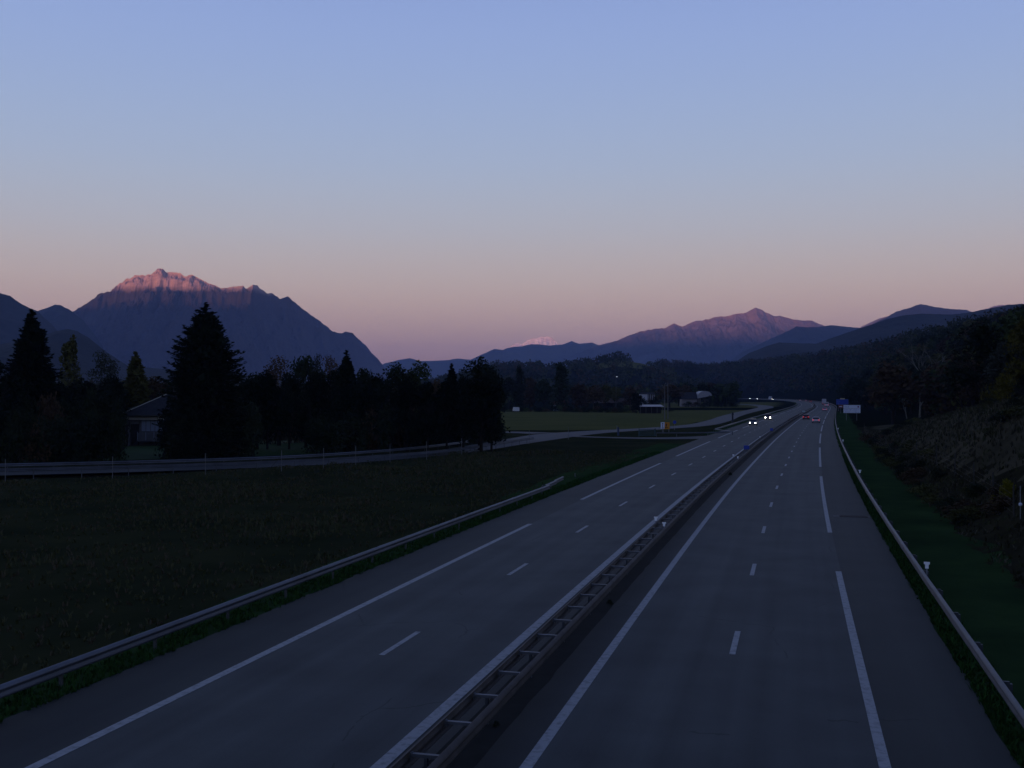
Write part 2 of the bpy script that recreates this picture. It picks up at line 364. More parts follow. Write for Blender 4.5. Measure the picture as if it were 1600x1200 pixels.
ribbon('median_dark_strip', -1.95, -.98, -40, 700, .004, mat('dark_strip', (.020,.021,.020), .95, .1, var=(.011,.011,.011), scale=1.2), 1.0, wob=.07, wf=1.1, wob0=.05)  # darker strip with uneven edges below and between the two barrier rails
M_curb = mat('pale_concrete', (.07,.07,.07), .85, .3, var=(.04,.04,.04), scale=2)
ribbon('median_kerb_strip', o_B+.21, o_B+.5, -40, 900, .0045, M_curb)
# solid lines and dashes
ribbon('lane_line', o_B-.15, o_B+.15, -40, 1850, .008, M_paint)
ribbon('lane_line', -.125, .125, -40, 1850, .008, M_paint)
def dashes(off, w, first, dash, period, y1):
    s = arc(first); k = 0
    while inv_arc(s) < y1:
        if inv_arc(s+dash) > 8: ribbon('lane_dash', off-w/2, off+w/2, inv_arc(s), inv_arc(s+dash), .008, M_paint, 1.5 if dash < 5 else 4)
        s += period
dashes(o_DR, .17, 30.6, 3, 13.35, 560)
dashes(o_DL, .17, 28.1, 3, 13.5, 520)
dashes(o_D, .23, inv_arc(arc(57.5)-52), 39.4, 52, 1100)
s57 = arc(57.0)
ribbon('lane_dash', o_A-.13, o_A+.13, 5, 57.0, .008, M_paint)
dashes(o_A, .26, 70.6, 39.6, 52.6, 1000)
# green strips
ribbon('verge', 9.0, 13.9, -30, 420, lambda x, y: max(H(x, y), -.06)+.03, M_verge, 1.5, 6, wob=1.0, wf=.12, wob0=.1)
def ground_hit(px, py):
    """where a sight line meets the terrain"""
    Y = 15.0
    while Y < 3000:
        x = (px-800)/F*Y
        if CAM_H+(615-py)/F*Y <= H(x, Y): return x, Y, H(x, Y)
        Y *= 1.004
    return x, Y, 0
path_ribbon_pts = None
def gore(x, y): return H(x, y)+.03
ribbon('verge', -14.2, -11.6, -30, 70, gore, M_verge, 1.5, 4, wob=.1, wob0=.6, wf=.2)
ribbon('verge', -15.8, -11.6, 70, 152, gore, M_verge, 1.5, 4, wob=.1, wob0=1.0, wf=.12)
ribbon('verge', -13.6, -11.6, 186, 1400, gore, M_verge, 6, 2)

def path_ribbon(name, pts, widths, z, m, kind='structure', step=1.5, wob=.1):
    """sheet along a free centre line"""
    P = []; Wd = []
    for i in range(len(pts)-1):
        p0 = Vector(pts[max(0, i-1)]); p1 = Vector(pts[i]); p2 = Vector(pts[i+1]); p3 = Vector(pts[min(len(pts)-1, i+2)])
        n = max(2, int((p2-p1).length/step))
        for k in range(n):
            t = k/n; P.append(.5*((2*p1)+(p2-p0)*t+(2*p0-5*p1+4*p2-p3)*t*t+(3*p1-p0-3*p2+p3)*t**3)); Wd.append(widths[i]*(1-t)+widths[i+1]*t)
    P.append(Vector(pts[-1])); Wd.append(widths[-1])
    V = []; Fc = []; UV = []; s = 0
    for i, p in enumerate(P):
        d = (P[min(len(P)-1, i+1)]-P[max(0, i-1)]).normalized(); nn = Vector((d.y, -d.x)); s += (P[i]-P[i-1]).length if i else 0
        w = Wd[i]/2+wob*noise.noise(Vector((s*.3, 0, 0)))
        for k in range(5):
            q = p+nn*w*(k/2-1); V.append((q.x, q.y, z)); UV.append((w*(k/2-1), s))
    for i in range(len(P)-1):
        for k in range(4): Fc.append((i*5+k, i*5+k+1, i*5+k+6, i*5+k+5))
    o = mesh_obj(name, V, Fc, m); o['kind'] = kind
    uv = o.data.uv_layers.new(name='UVMap')
    for lp in o.data.loops: uv.data[lp.index].uv = UV[lp.vertex_index]
    return o, P
SIDE = [(-110,86),(-75,91),(-46,97.5),(-25,108),(-14,121),(-7,136),(-2,153),(3.5,172),(9,190),(17,205),(30,223),(43.5,248),(57,292),(69,338),(84,392),(101,450),(119,510),(136,570),(150,640),(156,700),(150,770),(120,840),(60,900),(-40,940)]
_, SIDEP = path_ribbon('side_road', SIDE, [5,5,5,5.2,5.5,6,6.5,8,9.5,8,6.5,6.3,6.3,6.3,6.3,6.5,7,8,9,9,8,7,6,6], -.02, M_side)
path_ribbon('side_road', [(6,196),(-4,204),(-20,212),(-50,224)], [7,6,5,5], -.016, M_side)
M_sider = asphalt('dark_side_asphalt', (.022,.022,.022), (.012,.012,.013))  # darker asphalt tone for the left stretch of the side road
for sr in [o for o in bpy.data.objects if o.name.startswith('side_road')]:
    sr.data.materials.append(M_sider)
    for pg in sr.data.polygons:
        if pg.center.x < -6 and pg.center.y < 150: pg.material_index = 1
M_gravel = asphalt('service_lane', (.05,.049,.05), (.034,.033,.034))
path_ribbon('service_lane', [(46,196),(38,184.5),(31,176.5),(24,174),(16,177),(8,184)], [3,6,7.5,6.5,3.5,3], -.012, M_gravel)
# ------------------------------------------------------------------ guardrails
M_steel = mat('galvanised_steel', (.12,.125,.14), .55, .4, .35, var=(.07,.075,.082), scale=1.3)
M_steel_d = mat('weathered_steel', (.085,.070,.062), .75, .3, .2, var=(.04,.034,.030), scale=1.7)
M_steel_b = mat('dull_steel', (.095,.105,.13), .55, .4, .4, var=(.05,.055,.068), scale=.6)
M_post = mat('galvanised_post', (.07,.075,.08), .6, .4, .4)
PROF = [(0,-.155),(.030,-.150),(.055,-.120),(.058,-.080),(.022,-.030),(.020,0),(.035,.025),(.082,.060),(.080,.085),(.045,.130),(-.012,.156)]   # W section, (out, up)
def beam_mesh(length, sgn, m, name, thick=.012):
    V = []; Fc = []; n = len(PROF)
    for y in (0, length):
        for (a, b) in PROF: V.append((a*sgn, y, b))
        for (a, b) in PROF: V.append(((a-thick)*sgn, y, b))
    k = 2*n
    for i in range(n-1):
        Fc.append((i, i+1, k+i+1, k+i)); Fc.append((n+i, k+n+i, k+n+i+1, n+i+1))
    Fc.append((0, k, k+n, n)); Fc.append((n-1, 2*n-1, k+2*n-1, k+n-1))
    me = bpy.data.meshes.new(name); me.from_pydata(V, [], Fc); me.materials.append(m)
    me.polygons.foreach_set('use_smooth', [True]*len(me.polygons)); me.update(); return me
def far_beam(name, off, sgn, hz, ya, yb, m, parent):
    V = []; Fc = []; n = len(PROF); s = arc(ya); k = 0; e = arc(yb)
    while s <= e:
        y = inv_arc(s)
        for (a, b) in PROF: V.append(rp(y, off+a*sgn, hz+b))
        s += 8; k += 1
    for i in range(k-1):
        for j in range(n-1): Fc.append((i*n+j, i*n+j+1, (i+1)*n+j+1, (i+1)*n+j))
    return tag(mesh_obj(name, V, Fc, m, parent), kind='stuff')
def put(me, name, parent, loc, rz, ry=0.0):
    o = bpy.data.objects.new(name, me); C.objects.link(o); o.parent = parent; o.location = loc; o.rotation_euler = (0, ry, rz); return o
post_me = MB().box(-.03,.03,-.05,.05,-.45,.60).build('post', M_post).data
bpy.data.objects.remove(bpy.data.objects['post'])
brk_me = MB().box(-.10,.10,-.04,.04,-.09,.09).build('bracket', M_post).data
bpy.data.objects.remove(bpy.data.objects['bracket'])
spc_me = MB().box(-.30,.30,-.045,.045,-.03,.03).box(-.30,-.27,-.06,.06,-.09,.05).box(.27,.30,-.06,.06,-.09,.05).build('spacer', M_steel).data
bpy.data.objects.remove(bpy.data.objects['spacer'])
def single_rail(label, off, sgn, y0, y1, y2, phase, hz=.56, m=M_steel, flare=0.0):
    """sgn: the side the corrugated face looks to; posts stand behind it"""
    r = empty('guardrail', (0,0,0), 0, label, 'guardrail')
    me = beam_mesh(4.12, sgn, m, 'rail')
    s = phase
    while s < arc(y1):
        y = inv_arc(s); k = sstep(arc(y1)-10, arc(y1), s+2)*flare
        x, yy, _ = rp(y, off+.002*(int(s/4) % 2)-k*.5*sgn)
        jit = .006*noise.noise(Vector((s*.21, off, 0)))
        o = put(me, 'rail', r, (x, yy, hz+jit), heading(y+2)+.003*noise.noise(Vector((s*.3, 5, 0)))+k*.05*sgn)
        xp, yp, _ = rp(y, off-.24*sgn-k*.5*sgn); zz = min(0, H(xp, yp)); put(post_me, 'post', r, (xp, yp, zz*0), heading(y))
        xb, yb, _ = rp(y, off-.11*sgn-k*.5*sgn); put(brk_me, 'bracket', r, (xb, yb, hz), heading(y))
        s += 4.0
    if y2 > y1:
        far_beam('far_rail', off, sgn, hz, y1, y2, m, r)
        b = MB(); s = arc(y1)
        while s < arc(y2):
            x, yy, _ = rp(inv_arc(s), off-.24*sgn); b.box(x-.04, x+.04, yy-.04, yy+.04, -.1, .66); s += 4
        tag(b.build('far_posts', M_post, r), kind='stuff')
    return r
single_rail('long galvanised guardrail curving along the right hard shoulder below the grass bank', 9.62, -1, 0, 440, 1400, arc(23.2)-24)
gl = single_rail('galvanised guardrail beside the left hard shoulder, ending in the meadow', -12.25, 1, 0, 80, 80, arc(23.2)-24, hz=.55, flare=1.2, m=M_steel_b)
# rounded end piece
x, y, _ = rp(84.2, -12.75); e = MB()
for i in range(5): e.box(x-.02+.05*i*0, x+.02, y+i*.14, y+i*.14+.15, .40+.01*i, .71-.01*i)
e.build('end_terminal', M_steel, gl)
single_rail('guardrail on the far left verge, from the side road gate round the bend', -12.3, 1, 196, 430, 780, arc(196))
# its low run out towards the gate
b = MB()
pts = [(rp(196, -12.3)[0], rp(196, -12.3)[1]), (38.6, 186.4), (33.5, 182.2), (28, 181.0), (24.6, 181.2)]
for (p, q) in zip(pts, pts[1:]):
    b.tube((p[0], p[1], .58), (q[0], q[1], .58), .11, n=6)
    b.box(q[0]-.05, q[0]+.05, q[1]-.05, q[1]+.05, -.1, .6)
b.build('curved_end_rail', M_steel, [o for o in bpy.data.objects if o.name.startswith('guardrail')][-1])

# double median barrier: two W beams held apart by cross pieces every two metres
md = empty('median_barrier', (0,0,0), 0, 'double-sided steel median barrier with ladder-like cross pieces between two rails', 'guardrail')
o_L, o_R = -1.80, -1.16
for off, sgn, m in ((o_L, -1, M_steel_d), (o_R, 1, M_steel_d)):
    me = beam_mesh(4.12, sgn, m, 'rail'); s = arc(19.2/1.0)-24
    while inv_arc(s) < 330:
        y = inv_arc(s); x, yy, _ = rp(y, off+.002*(int(s/4) % 2)); put(me, 'rail', md, (x, yy, .56+.006*noise.noise(Vector((s*.21, off, 0)))), heading(y+2)); s += 4
    far_beam('far_rail', off, sgn, .56, 330, 1500, M_steel, md)
s = arc(19.2)-24; k = 0
while inv_arc(s) < 260:
    y = inv_arc(s); x, yy, _ = rp(y, (o_L+o_R)/2); put(spc_me, 'spacer', md, (x, yy, .63+.008*noise.noise(Vector((s, 0, 0)))), heading(y)+.05*noise.noise(Vector((s*.7, 3, 0))))
    if k % 2 == 0: put(post_me, 'post', md, (x, yy, 0), heading(y))
    s += 2.0; k += 1
fb = MB()
while inv_arc(s) < 1200:
    x, yy, _ = rp(inv_arc(s), (o_L+o_R)/2); fb.box(x-.32, x+.32, yy-.05, yy+.05, .6, .66); s += 2
tag(fb.build('far_spacers', M_steel_d, md), kind='stuff')

# ------------------------------------------------------------------ small things along the road
M_refl = mat('white_reflector', (.98,.98,.96), .25, .8); M_gplast = mat('grey_plastic', (.22,.23,.24), .6)
M_darkmark = mat('dark_print', (.03,.03,.04), .6)
def delineator(x, y, z, label, w=.17, h=.24, group='reflector markers on the guardrails'):
    e = empty('delineator', (x, y, z), heading(y), label, 'reflector marker', group)
    b = MB(); b.poly([(-w*.36,-.02,0),(w*.36,-.02,0),(w*.36,-.02,h*.6),(w*.6,-.02,h*.68),(w*.6,-.02,h),(-w*.6,-.02,h),(-w*.6,-.02,h*.68),(-w*.36,-.02,h*.6)])
    b.poly([(-w*.36,.02,0),(-w*.36,.02,h*.6),(-w*.6,.02,h*.68),(-w*.6,.02,h),(w*.6,.02,h),(w*.6,.02,h*.68),(w*.36,.02,h*.6),(w*.36,.02,0)])
    for i in range(8): j = (i+1) % 8
    f0 = b.v[:8]; idx = [0,7,6,5,4,3,2,1]
    for i in range(8):
        j = (i+1) % 8; a = b.v[i]; c = b.v[j]; b.poly([a, (a[0], .02, a[2]), (c[0], .02, c[2]), c])
    b.build('reflector', M_refl, e); MB().box(-.02,.02,-.015,.015,-.22,.02).build('stem', M_gplast, e)
    return e
for (px, py, lab) in ((1432,868,'white reflector marker on the right guardrail, nearest and largest of them'),
                      (1343,733,'second white reflector marker up the right guardrail'),
                      (1322,687,'small pale reflector on the right rail, third from the camera'),
                      (1316,669,'tiny reflector on the right guardrail just before the white road sign')):
    x, y = gp(px, py, .95); y_ = y; x, yy, _ = rp(y_+.3, 9.75); delineator(x, yy, .82, lab)
for (px, py, off, lab) in ((1041,820,-1.16,'white reflector on the median barrier beside its ladder-like cross pieces'),
                      (1151,715,-1.16,'yellowish reflector on the median barrier left of the solid line'),
                      (1194,683,-1.7,'reflector on the median barrier just beyond the blue marker plate'),
                      (1143,712,-1.85,'pale reflector on the far-side rail of the median, beside the yellowish one'),
                      (1021,812,-1.85,'grey reflector clamp on the left rail of the median barrier')):
    x, y = gp(px, py, .9); x, yy, _ = rp(y, off); delineator(x, yy, .80, lab, .15, .20)
M_blue = mat('blue_enamel', (.015,.045,.32), .5, .4); M_teal = mat('teal_paint', (.03,.07,.08), .7)
for (px, py, w, lab) in ((1168,699,.62,'blue kilometre plate standing on the median barrier'), (1206,671,.5,'second small blue plate on the median barrier, further off')):
    x, y = gp(px, py, 1.0); x, yy, _ = rp(y, -1.5)
    e = empty('marker_plate', (x, yy, .70), heading(y), lab, 'sign', 'blue plates on the median')
    MB().box(-w/2,w/2,-.015,.015,.05,.50).build('panel', M_blue, e); MB().box(-.03,.03,.016,.06,-.1,.48).build('stem', M_post, e)
x, yy, _ = rp(gp(1255, 643, .8)[1], -1.5); e = empty('barrier_box', (x, yy, .55), heading(yy), 'pale box mounted on the median barrier at the bend', 'box')  # plain pale box on the barrier, purpose unidentified
MB().box(-.5,.5,-.3,.3,0,.5,tap=.06).build('housing', mat('pale_teal_metal', (.30,.42,.42), .5), e); MB().box(-.4,.4,-.25,.25,.5,.56).build('lid', M_gplast, e)

# drain let into the right hard shoulder
x, y = gp(1333, 807); e = empty('drain_grate', (x, y, 0), heading(y), 'dark rusty drain grate let into the right hard shoulder', 'drain')
M_rust = mat('rusty_iron', (.045,.022,.016), .8, .3, var=(.02,.012,.01), scale=6); M_pit = mat('patched_tar', (.012,.012,.014), .7)
MB().box(-1.15,1.15,-.42,.42,.003,.009).build('tar_patch', M_pit, e)
MB().box(-.75,.75,-.30,-.24,.010,.028).box(-.75,.75,.24,.30,.010,.028).box(-.80,-.752,-.30,.30,.010,.028).box(.752,.80,-.30,.30,.010,.028).build('frame', M_rust, e)
bar = MB().box(-.025,.025,-.238,.238,.010,.024).build('bar', M_rust, e); bar.location.x = -.7
for i in range(1, 15):
    c = bar.copy(); C.objects.link(c); c.location.x = -.7+i*.1

# ------------------------------------------------------------------ signs
M_white = mat('sign_white', (.62,.64,.72), .5, .4); M_bmark = mat('sign_blue_print', (.12,.17,.40), .6); M_zinc = mat('sign_back', (.2,.2,.21), .5, .5, .6)
M_yel = mat('sign_yellow_tab', (.55,.45,.22), .5); M_red = mat('sign_red', (.16,.04,.035), .6)
x, y = gp(1331, 657); y = 290; x = (1331-800)/F*y; z0 = 2.0
e = empty('road_sign', (x, y, H(x, y)), -.30, 'white two-panel direction sign on two posts on the green strip', 'road sign')
zb = -H(x, y)
up = MB().box(-2.2,2.2,-.04,.04,zb+3.22,zb+4.15).build('panel', M_white, e); lo = MB().box(-2.2,2.2,-.04,.04,zb+2.0,zb+3.16).build('panel', M_white, e)
bd = MB()
for (a, b, c, d_) in ((-2.2,2.2,3.17,3.21),(-2.2,2.2,1.96,1.99),(-2.2,2.2,4.16,4.19)): bd.box(a, b, -.05, .05, zb+c, zb+d_)
bd.build('rim', M_zinc, e)
# marks seen too far off to read: a word-like smudge and a block on top, two rows below
tx = MB()
random.seed(3)
def word(b, x0, x1, z0, z1, n):
    w = (x1-x0)/n
    for i in range(n):
        a = x0+w*i; hh = (z1-z0)*random.choice((.65,.7,1,.68)); b.box(a+.1*w, a+.32*w, -.048, -.043, z0, z0+hh)
        b.box(a+.33*w, a+.80*w, -.048, -.043, z0+hh*random.choice((0,.45,.8)), z0+hh*random.choice((.2,.62,1.0))+.05)
word(tx, -1.95, -.75, zb+3.45, zb+3.85, 5); tx.build('print', M_bmark, up)
t2 = MB(); t2.box(1.45,1.85,-.048,-.043,zb+3.45,zb+3.9); t2.build('print', mat('sign_red_print', (.22,.06,.14), .6), up)
t3 = MB(); word(t3, -1.95, -.1, zb+2.72, zb+3.0, 9); word(t3, .25, 1.9, zb+2.72, zb+3.0, 8); word(t3, -1.95, -.5, zb+2.15, zb+2.42, 7); word(t3, .7, 1.9, zb+2.15, zb+2.42, 5); t3.build('print', M_bmark, lo)
for sx in (-1.45, 1.25): MB().box(sx-.06,sx+.06,.045,.165,-.4,zb+4.1).build('post', M_zinc, e)
y = 450; x = (1316-800)/F*y
e = empty('road_sign', (x, y, 0), -.30, 'blue motorway direction sign with a pale tab on top, behind the white sign', 'road sign')
pn = MB().box(-2.45,2.45,-.04,.04,2.65,4.85).build('panel', M_blue, e)
bd = MB().box(-2.45,2.45,-.048,-.042,4.76,4.82).box(-2.45,2.45,-.048,-.042,2.69,2.75).box(-2.42,-2.36,-.048,-.042,2.76,4.75).box(2.36,2.42,-.048,-.042,2.76,4.75)
word(bd, -2.0, -1.1, 3.9, 4.3, 3); word(bd, -2.0, -1.2, 3.1, 3.5, 3); bd.build('print', mat('sign_pale_blue_print', (.12,.22,.42), .6), pn)
MB().box(-.9,1.0,-.035,.035,4.87,5.35).build('number_tab', M_yel, e)
for sx in (-1.5, 1.5): MB().box(sx-.07,sx+.07,.045,.185,-.4,4.7).build('post', M_zinc, e)
y = 395; x = (1313.5-800)/F*y
e = empty('road_sign', (x, y, 0), -.3, 'small reddish plate low on a post between the blue sign and the white sign', 'road sign')
MB().box(-.75,.75,-.03,.03,1.9,3.1).build('panel', M_red, e); MB().box(-.5,.5,-.036,-.031,2.35,2.6).build('print', M_white, e); MB().box(-.05,.05,.031,.13,-.3,3.0).build('post', M_zinc, e)
# things beside the gate on the left
M_orange = mat('orange_board', (.62,.24,.012), .6, .3, var=(.42,.15,.01), scale=3)
y = 201; x = (1041-800)/F*y
e = empty('warning_board', (x, y, -.06), 0, 'square orange warning board standing by the side road', 'sign')
pn = MB().box(-.62,.62,-.03,.03,.65,1.9).build('panel', M_orange, e)
b = MB(); b.poly([(-.3,-.034,.85),(.3,-.034,.85),(.3,-.034,.98),(-.3,-.034,.98)]); b.poly([(-.07,-.034,1.1),(.07,-.034,1.1),(.11,-.034,1.65),(-.11,-.034,1.65)]); b.build('print', M_rust, pn)
for sx in (-.5, .5): MB().box(sx-.04,sx+.04,.031,.1,-.2,1.8).build('post', M_zinc, e)
x = (1034.6-800)/F*y
e = empty('warning_board', (x, y-.6, -.06), .1, 'narrow white sign with a dark upright mark, left of the orange board', 'sign')
pn = MB().box(-.36,.36,-.03,.03,.75,1.95).build('panel', M_white, e)
MB().box(-.06,.06,-.036,-.031,1.0,1.5).box(-.13,.13,-.036,-.031,1.55,1.78).box(-.2,.2,-.036,-.031,.86,.95).build('print', M_darkmark, pn); MB().box(-.04,.04,.031,.1,-.2,1.8).build('post', M_zinc, e)
y = 215; x = (1054-800)/F*y
e = empty('road_sign', (x, y, -.06), 0, 'small round blue sign on a thin post right of the orange board', 'road sign')
MB().tube((0,-.02,1.55),(0,.02,1.55),.34,n=20).build('disc', M_blue, e); MB().tube((0,.05,-.2),(0,.05,1.8),.03).build('post', M_zinc, e)
# steel mesh gate
y = 183; x = (1011-800)/F*y
e = empty('field_gate', (x, y, -.06), .18, 'low teal-grey steel mesh gate at the end of the service lane', 'gate')
MB().box(-1.35,1.35,-.03,.03,1.15,1.23).box(-1.35,1.35,-.03,.03,.12,.20).box(-1.35,-1.28,-.03,.03,.2,1.15).box(1.28,1.35,-.03,.03,.2,1.15).build('frame', M_teal, e)
gb = MB().box(-.02,.02,-.012,.012,.2,1.15).build('bar', M_teal, e); gb.location.x = -1.15
for i in range(1, 16):
    c = gb.copy(); C.objects.link(c); c.location.x = -1.15+i*.153
for sx in (-1.45, 1.45): MB().box(sx-.06,sx+.06,-.06,.06,-.2,1.35).build('gate_post', M_teal, e)
y = 186; x = (966-800)/F*y
e = empty('marker_post', (x, y, -.06), 0, 'dark blue marker post with a pale strip beside the side road', 'post')
MB().box(-.16,.16,-.05,.05,-.1,1.45,tap=.01).build('post_body', mat('navy_plastic', (.02,.04,.10), .5), e); MB().box(-.28,-.2,-.03,.03,.9,1.75).build('pale_strip', M_gplast, e)
y = 268; x = (1144.5-800)/F*y
e = empty('dark_pillar', (x, y, -.06), 0, 'slim dark pillar standing behind the left guardrail by the bend', 'pillar')  # dark post with a thicker head, function unknown
MB().box(-.2,.2,-.15,.15,-.1,1.9,tap=.02).build('pillar_body', mat('dark_paint', (.012,.014,.02), .6), e); MB().box(-.26,.26,-.2,.2,1.91,2.6,tap=.05).build('hood', bpy.data.materials['dark_paint'], e)
# poles
M_pole = mat('old_wood_pole', (.11,.105,.10), .9)
for i, (px, top, yy, lab) in enumerate(((1038.5,600,300,'thin utility pole left of a twin, behind the orange board'), (1043.5,597,306,'right-hand pole of the thin pair behind the orange board'))):
    x = (px-800)/F*yy; h = CAM_H+(615-top)/F*yy
    e = empty('utility_pole', (x, yy, -.06), 0, lab, 'pole', 'poles behind the orange board')
    MB().tube((0,0,-.5),(0,0,h),.16,.10).build('pole_shaft', M_pole, e); MB().box(-.8,.8,-.06,.06,h-.5,h-.38).build('crossarm', M_pole, e)
    MB().tube((-.7,0,h-.37),(-.7,0,h-.18),.05).tube((.7,0,h-.37),(.7,0,h-.18),.05).build('insulator', M_gplast, e)
yy = 470; x = (962.5-800)/F*yy; h = CAM_H+(615-588)/F*yy
e = empty('street_lamp', (x, yy, -.06), 0, 'tall mast with one small lit lamp above the trees beyond the field', 'lamp')
MB().tube((0,0,0),(0,0,h),.09,.05).build('pole_shaft', M_pole, e); MB().box(-.1,.7,-.12,.12,h,h+.12).build('lamp_head', M_gplast, e)
MB().box(.1,.65,-.13,.11,h-.25,h-.003).build('lamp_glass', mat('lit_lamp', (.8,.8,.8), .5, emit=((.8,.88,1), .55)), e)
M_conc = M_gplast
# ------------------------------------------------------------------ fences
M_wire = mat('fence_wire', (.06,.065,.07), .5, .5, .6); M_fp = mat('fence_post', (.038,.036,.032), .9)
def fence(name, pts, h, label, wires=(.3,.6,.9,1.2), braces=(), r=.04, ground=True, pm=None):
    pm = pm or M_fp
    e = empty(name, (0,0,0), 0, label, 'fence')
    base = [(x, y, (H(x, y) if ground else -.06)) for x, y in pts]
    for i, p in enumerate(base):
        MB().tube((0,0,-.3),(0,0,h),r,n=6).build('post', pm, e).location = p
        if i in braces: MB().tube((-1.3,0,.05),(0,0,h*.75),r*.7,n=6).build('brace', M_fp, e).location = p
    for w in wires:
        b = MB()
        for p, q in zip(base, base[1:]): b.tube((p[0],p[1],p[2]+w),(q[0],q[1],q[2]+w),.0035,n=3,cap=False)
        b.build('wire', M_wire, e)
    return e
def fp(px, py_base, h=-.06):
    x, y = gp(px, py_base, h); return (x, y)
fence('wire_fence', [(-62,88.5),(-44,92.5),(-36,96),(-28.5,99),(-21.9,101.2),(-18.5,104.5),(-16,109),(-13,113.5),(-9.5,118.5),(-6,127),(-2.6,139),(2.5,155),(9,170)], 2.0, 'thin wire fence with tall posts running in front of the left side road', braces=(4,), r=.032, pm=mat('grey_fence_post', (.13,.13,.13), .8))
fence('wire_fence', [rp(yy, 14.3+.25*math.sin(yy*.1))[:2] for yy in (205,188,172,158,146,134,122,111)]+[ground_hit(px, py)[:2] for px, py in ((1409,708),(1432,716),(1463,728),(1492,745),(1521,764),(1551,786),(1583,812))], 1.7, 'post and wire fence climbing the dry bank on the right', r=.04)
# two guardrails that line the side road
def side_rail(label, shift, i0, i1):
    e = empty('guardrail', (0,0,0), 0, label, 'guardrail'); P = []
    Q = []
    for i, p in enumerate(SIDEP):
        if not (i0 <= i <= i1): continue
        d = (SIDEP[min(len(SIDEP)-1, i+1)]-SIDEP[max(0, i-1)]).normalized(); Q.append(p+Vector((d.y, -d.x))*shift)
    P = [Q[0]]; need = 4.0
    for a, b in zip(Q, Q[1:]):
        ln = (b-a).length; t = 0
        while ln-t >= need: t += need; P.append(a.lerp(b, t/ln)); need = 4.0
        need -= ln-t
    me = beam_mesh(4.1, 1 if shift < 0 else -1, M_steel_b, 'rail')
    for a, b in zip(P, P[1:]):
        v = b-a; put(me, 'rail', e, (a.x, a.y, .54), -math.atan2(v.x, v.y)); put(post_me, 'post', e, (a.x, a.y, -.1), 0)
n_s = len([p for p in SIDEP if p.y < 150])
def idx_at(yv): return min(range(len(SIDEP)), key=lambda i: abs(SIDEP[i].y-yv)+(0 if SIDEP[i].x < 60 else 1e3))
side_rail('guardrail on the far edge of the side road, in front of the dark trees', -3.1, 0, idx_at(151))
side_rail('guardrail on the near edge of the side road, behind the thin wire fence', 3.1, 0, idx_at(164))

# ------------------------------------------------------------------ vehicles
M_tyre = mat('tyre_rubber', (.012,.012,.013), .8); M_rim = mat('wheel_rim', (.3,.3,.32), .4, .5, .8); M_glass = mat('car_glass', (.008,.010,.014), .08, .6)
M_black = mat('black_trim', (.012,.012,.013), .6); M_head = mat('headlight_lit', (1,1,1), .3, emit=((1,.95,.88), 20)); M_headw = mat('headlight_lit_warm', (1,1,1), .3, emit=((1,.84,.66), 40))
M_tail = mat('taillight', (.35,.01,.015), .3, emit=((1,.04,.04), .7)); M_plate = mat('number_plate', (.6,.6,.6), .5)
def paintm(n, c): 
    m = mat(n, c, .32, .5); m.node_tree.nodes['Principled BSDF'].inputs['Coat Weight'].default_value = .5; return m
def loft(b, secs, mi=0):
    """secs: list of closed rings with the same number of points"""
    n = len(secs[0]); base = len(b.v)
    for s_ in secs: b.v += [tuple(p) for p in s_]
    for i in range(len(secs)-1):
        for j in range(n): b.f.append((base+i*n+j, base+i*n+(j+1)%n, base+(i+1)*n+(j+1)%n, base+(i+1)*n+j)); b.m.append(mi)
    b.f.append(tuple(base+j for j in range(n))[::-1]); b.f.append(tuple(base+(len(secs)-1)*n+j for j in range(n))); b.m += [mi]*2
def ring(y, w, z0, z1, c=.18):
    return [(-w+c*.6,y,z0),(w-c*.6,y,z0),(w,y,z0+c),(w,y,z1-c*.8),(w-c,y,z1),(-w+c,y,z1),(-w,y,z1-c*.8),(-w,y,z0+c)]
def wheel(e, x, y, r=.31, w=.2):
    wh = MB().tube((x-w/2,y,r),(x+w/2,y,r),r,n=18).build('wheel', M_tyre, e)
    s_ = 1 if x > 0 else -1; MB().tube((x+s_*(w/2+.004)-.01,y,r),(x+s_*(w/2+.004)+.01,y,r),r*.62,n=14).build('rim', M_rim, wh)
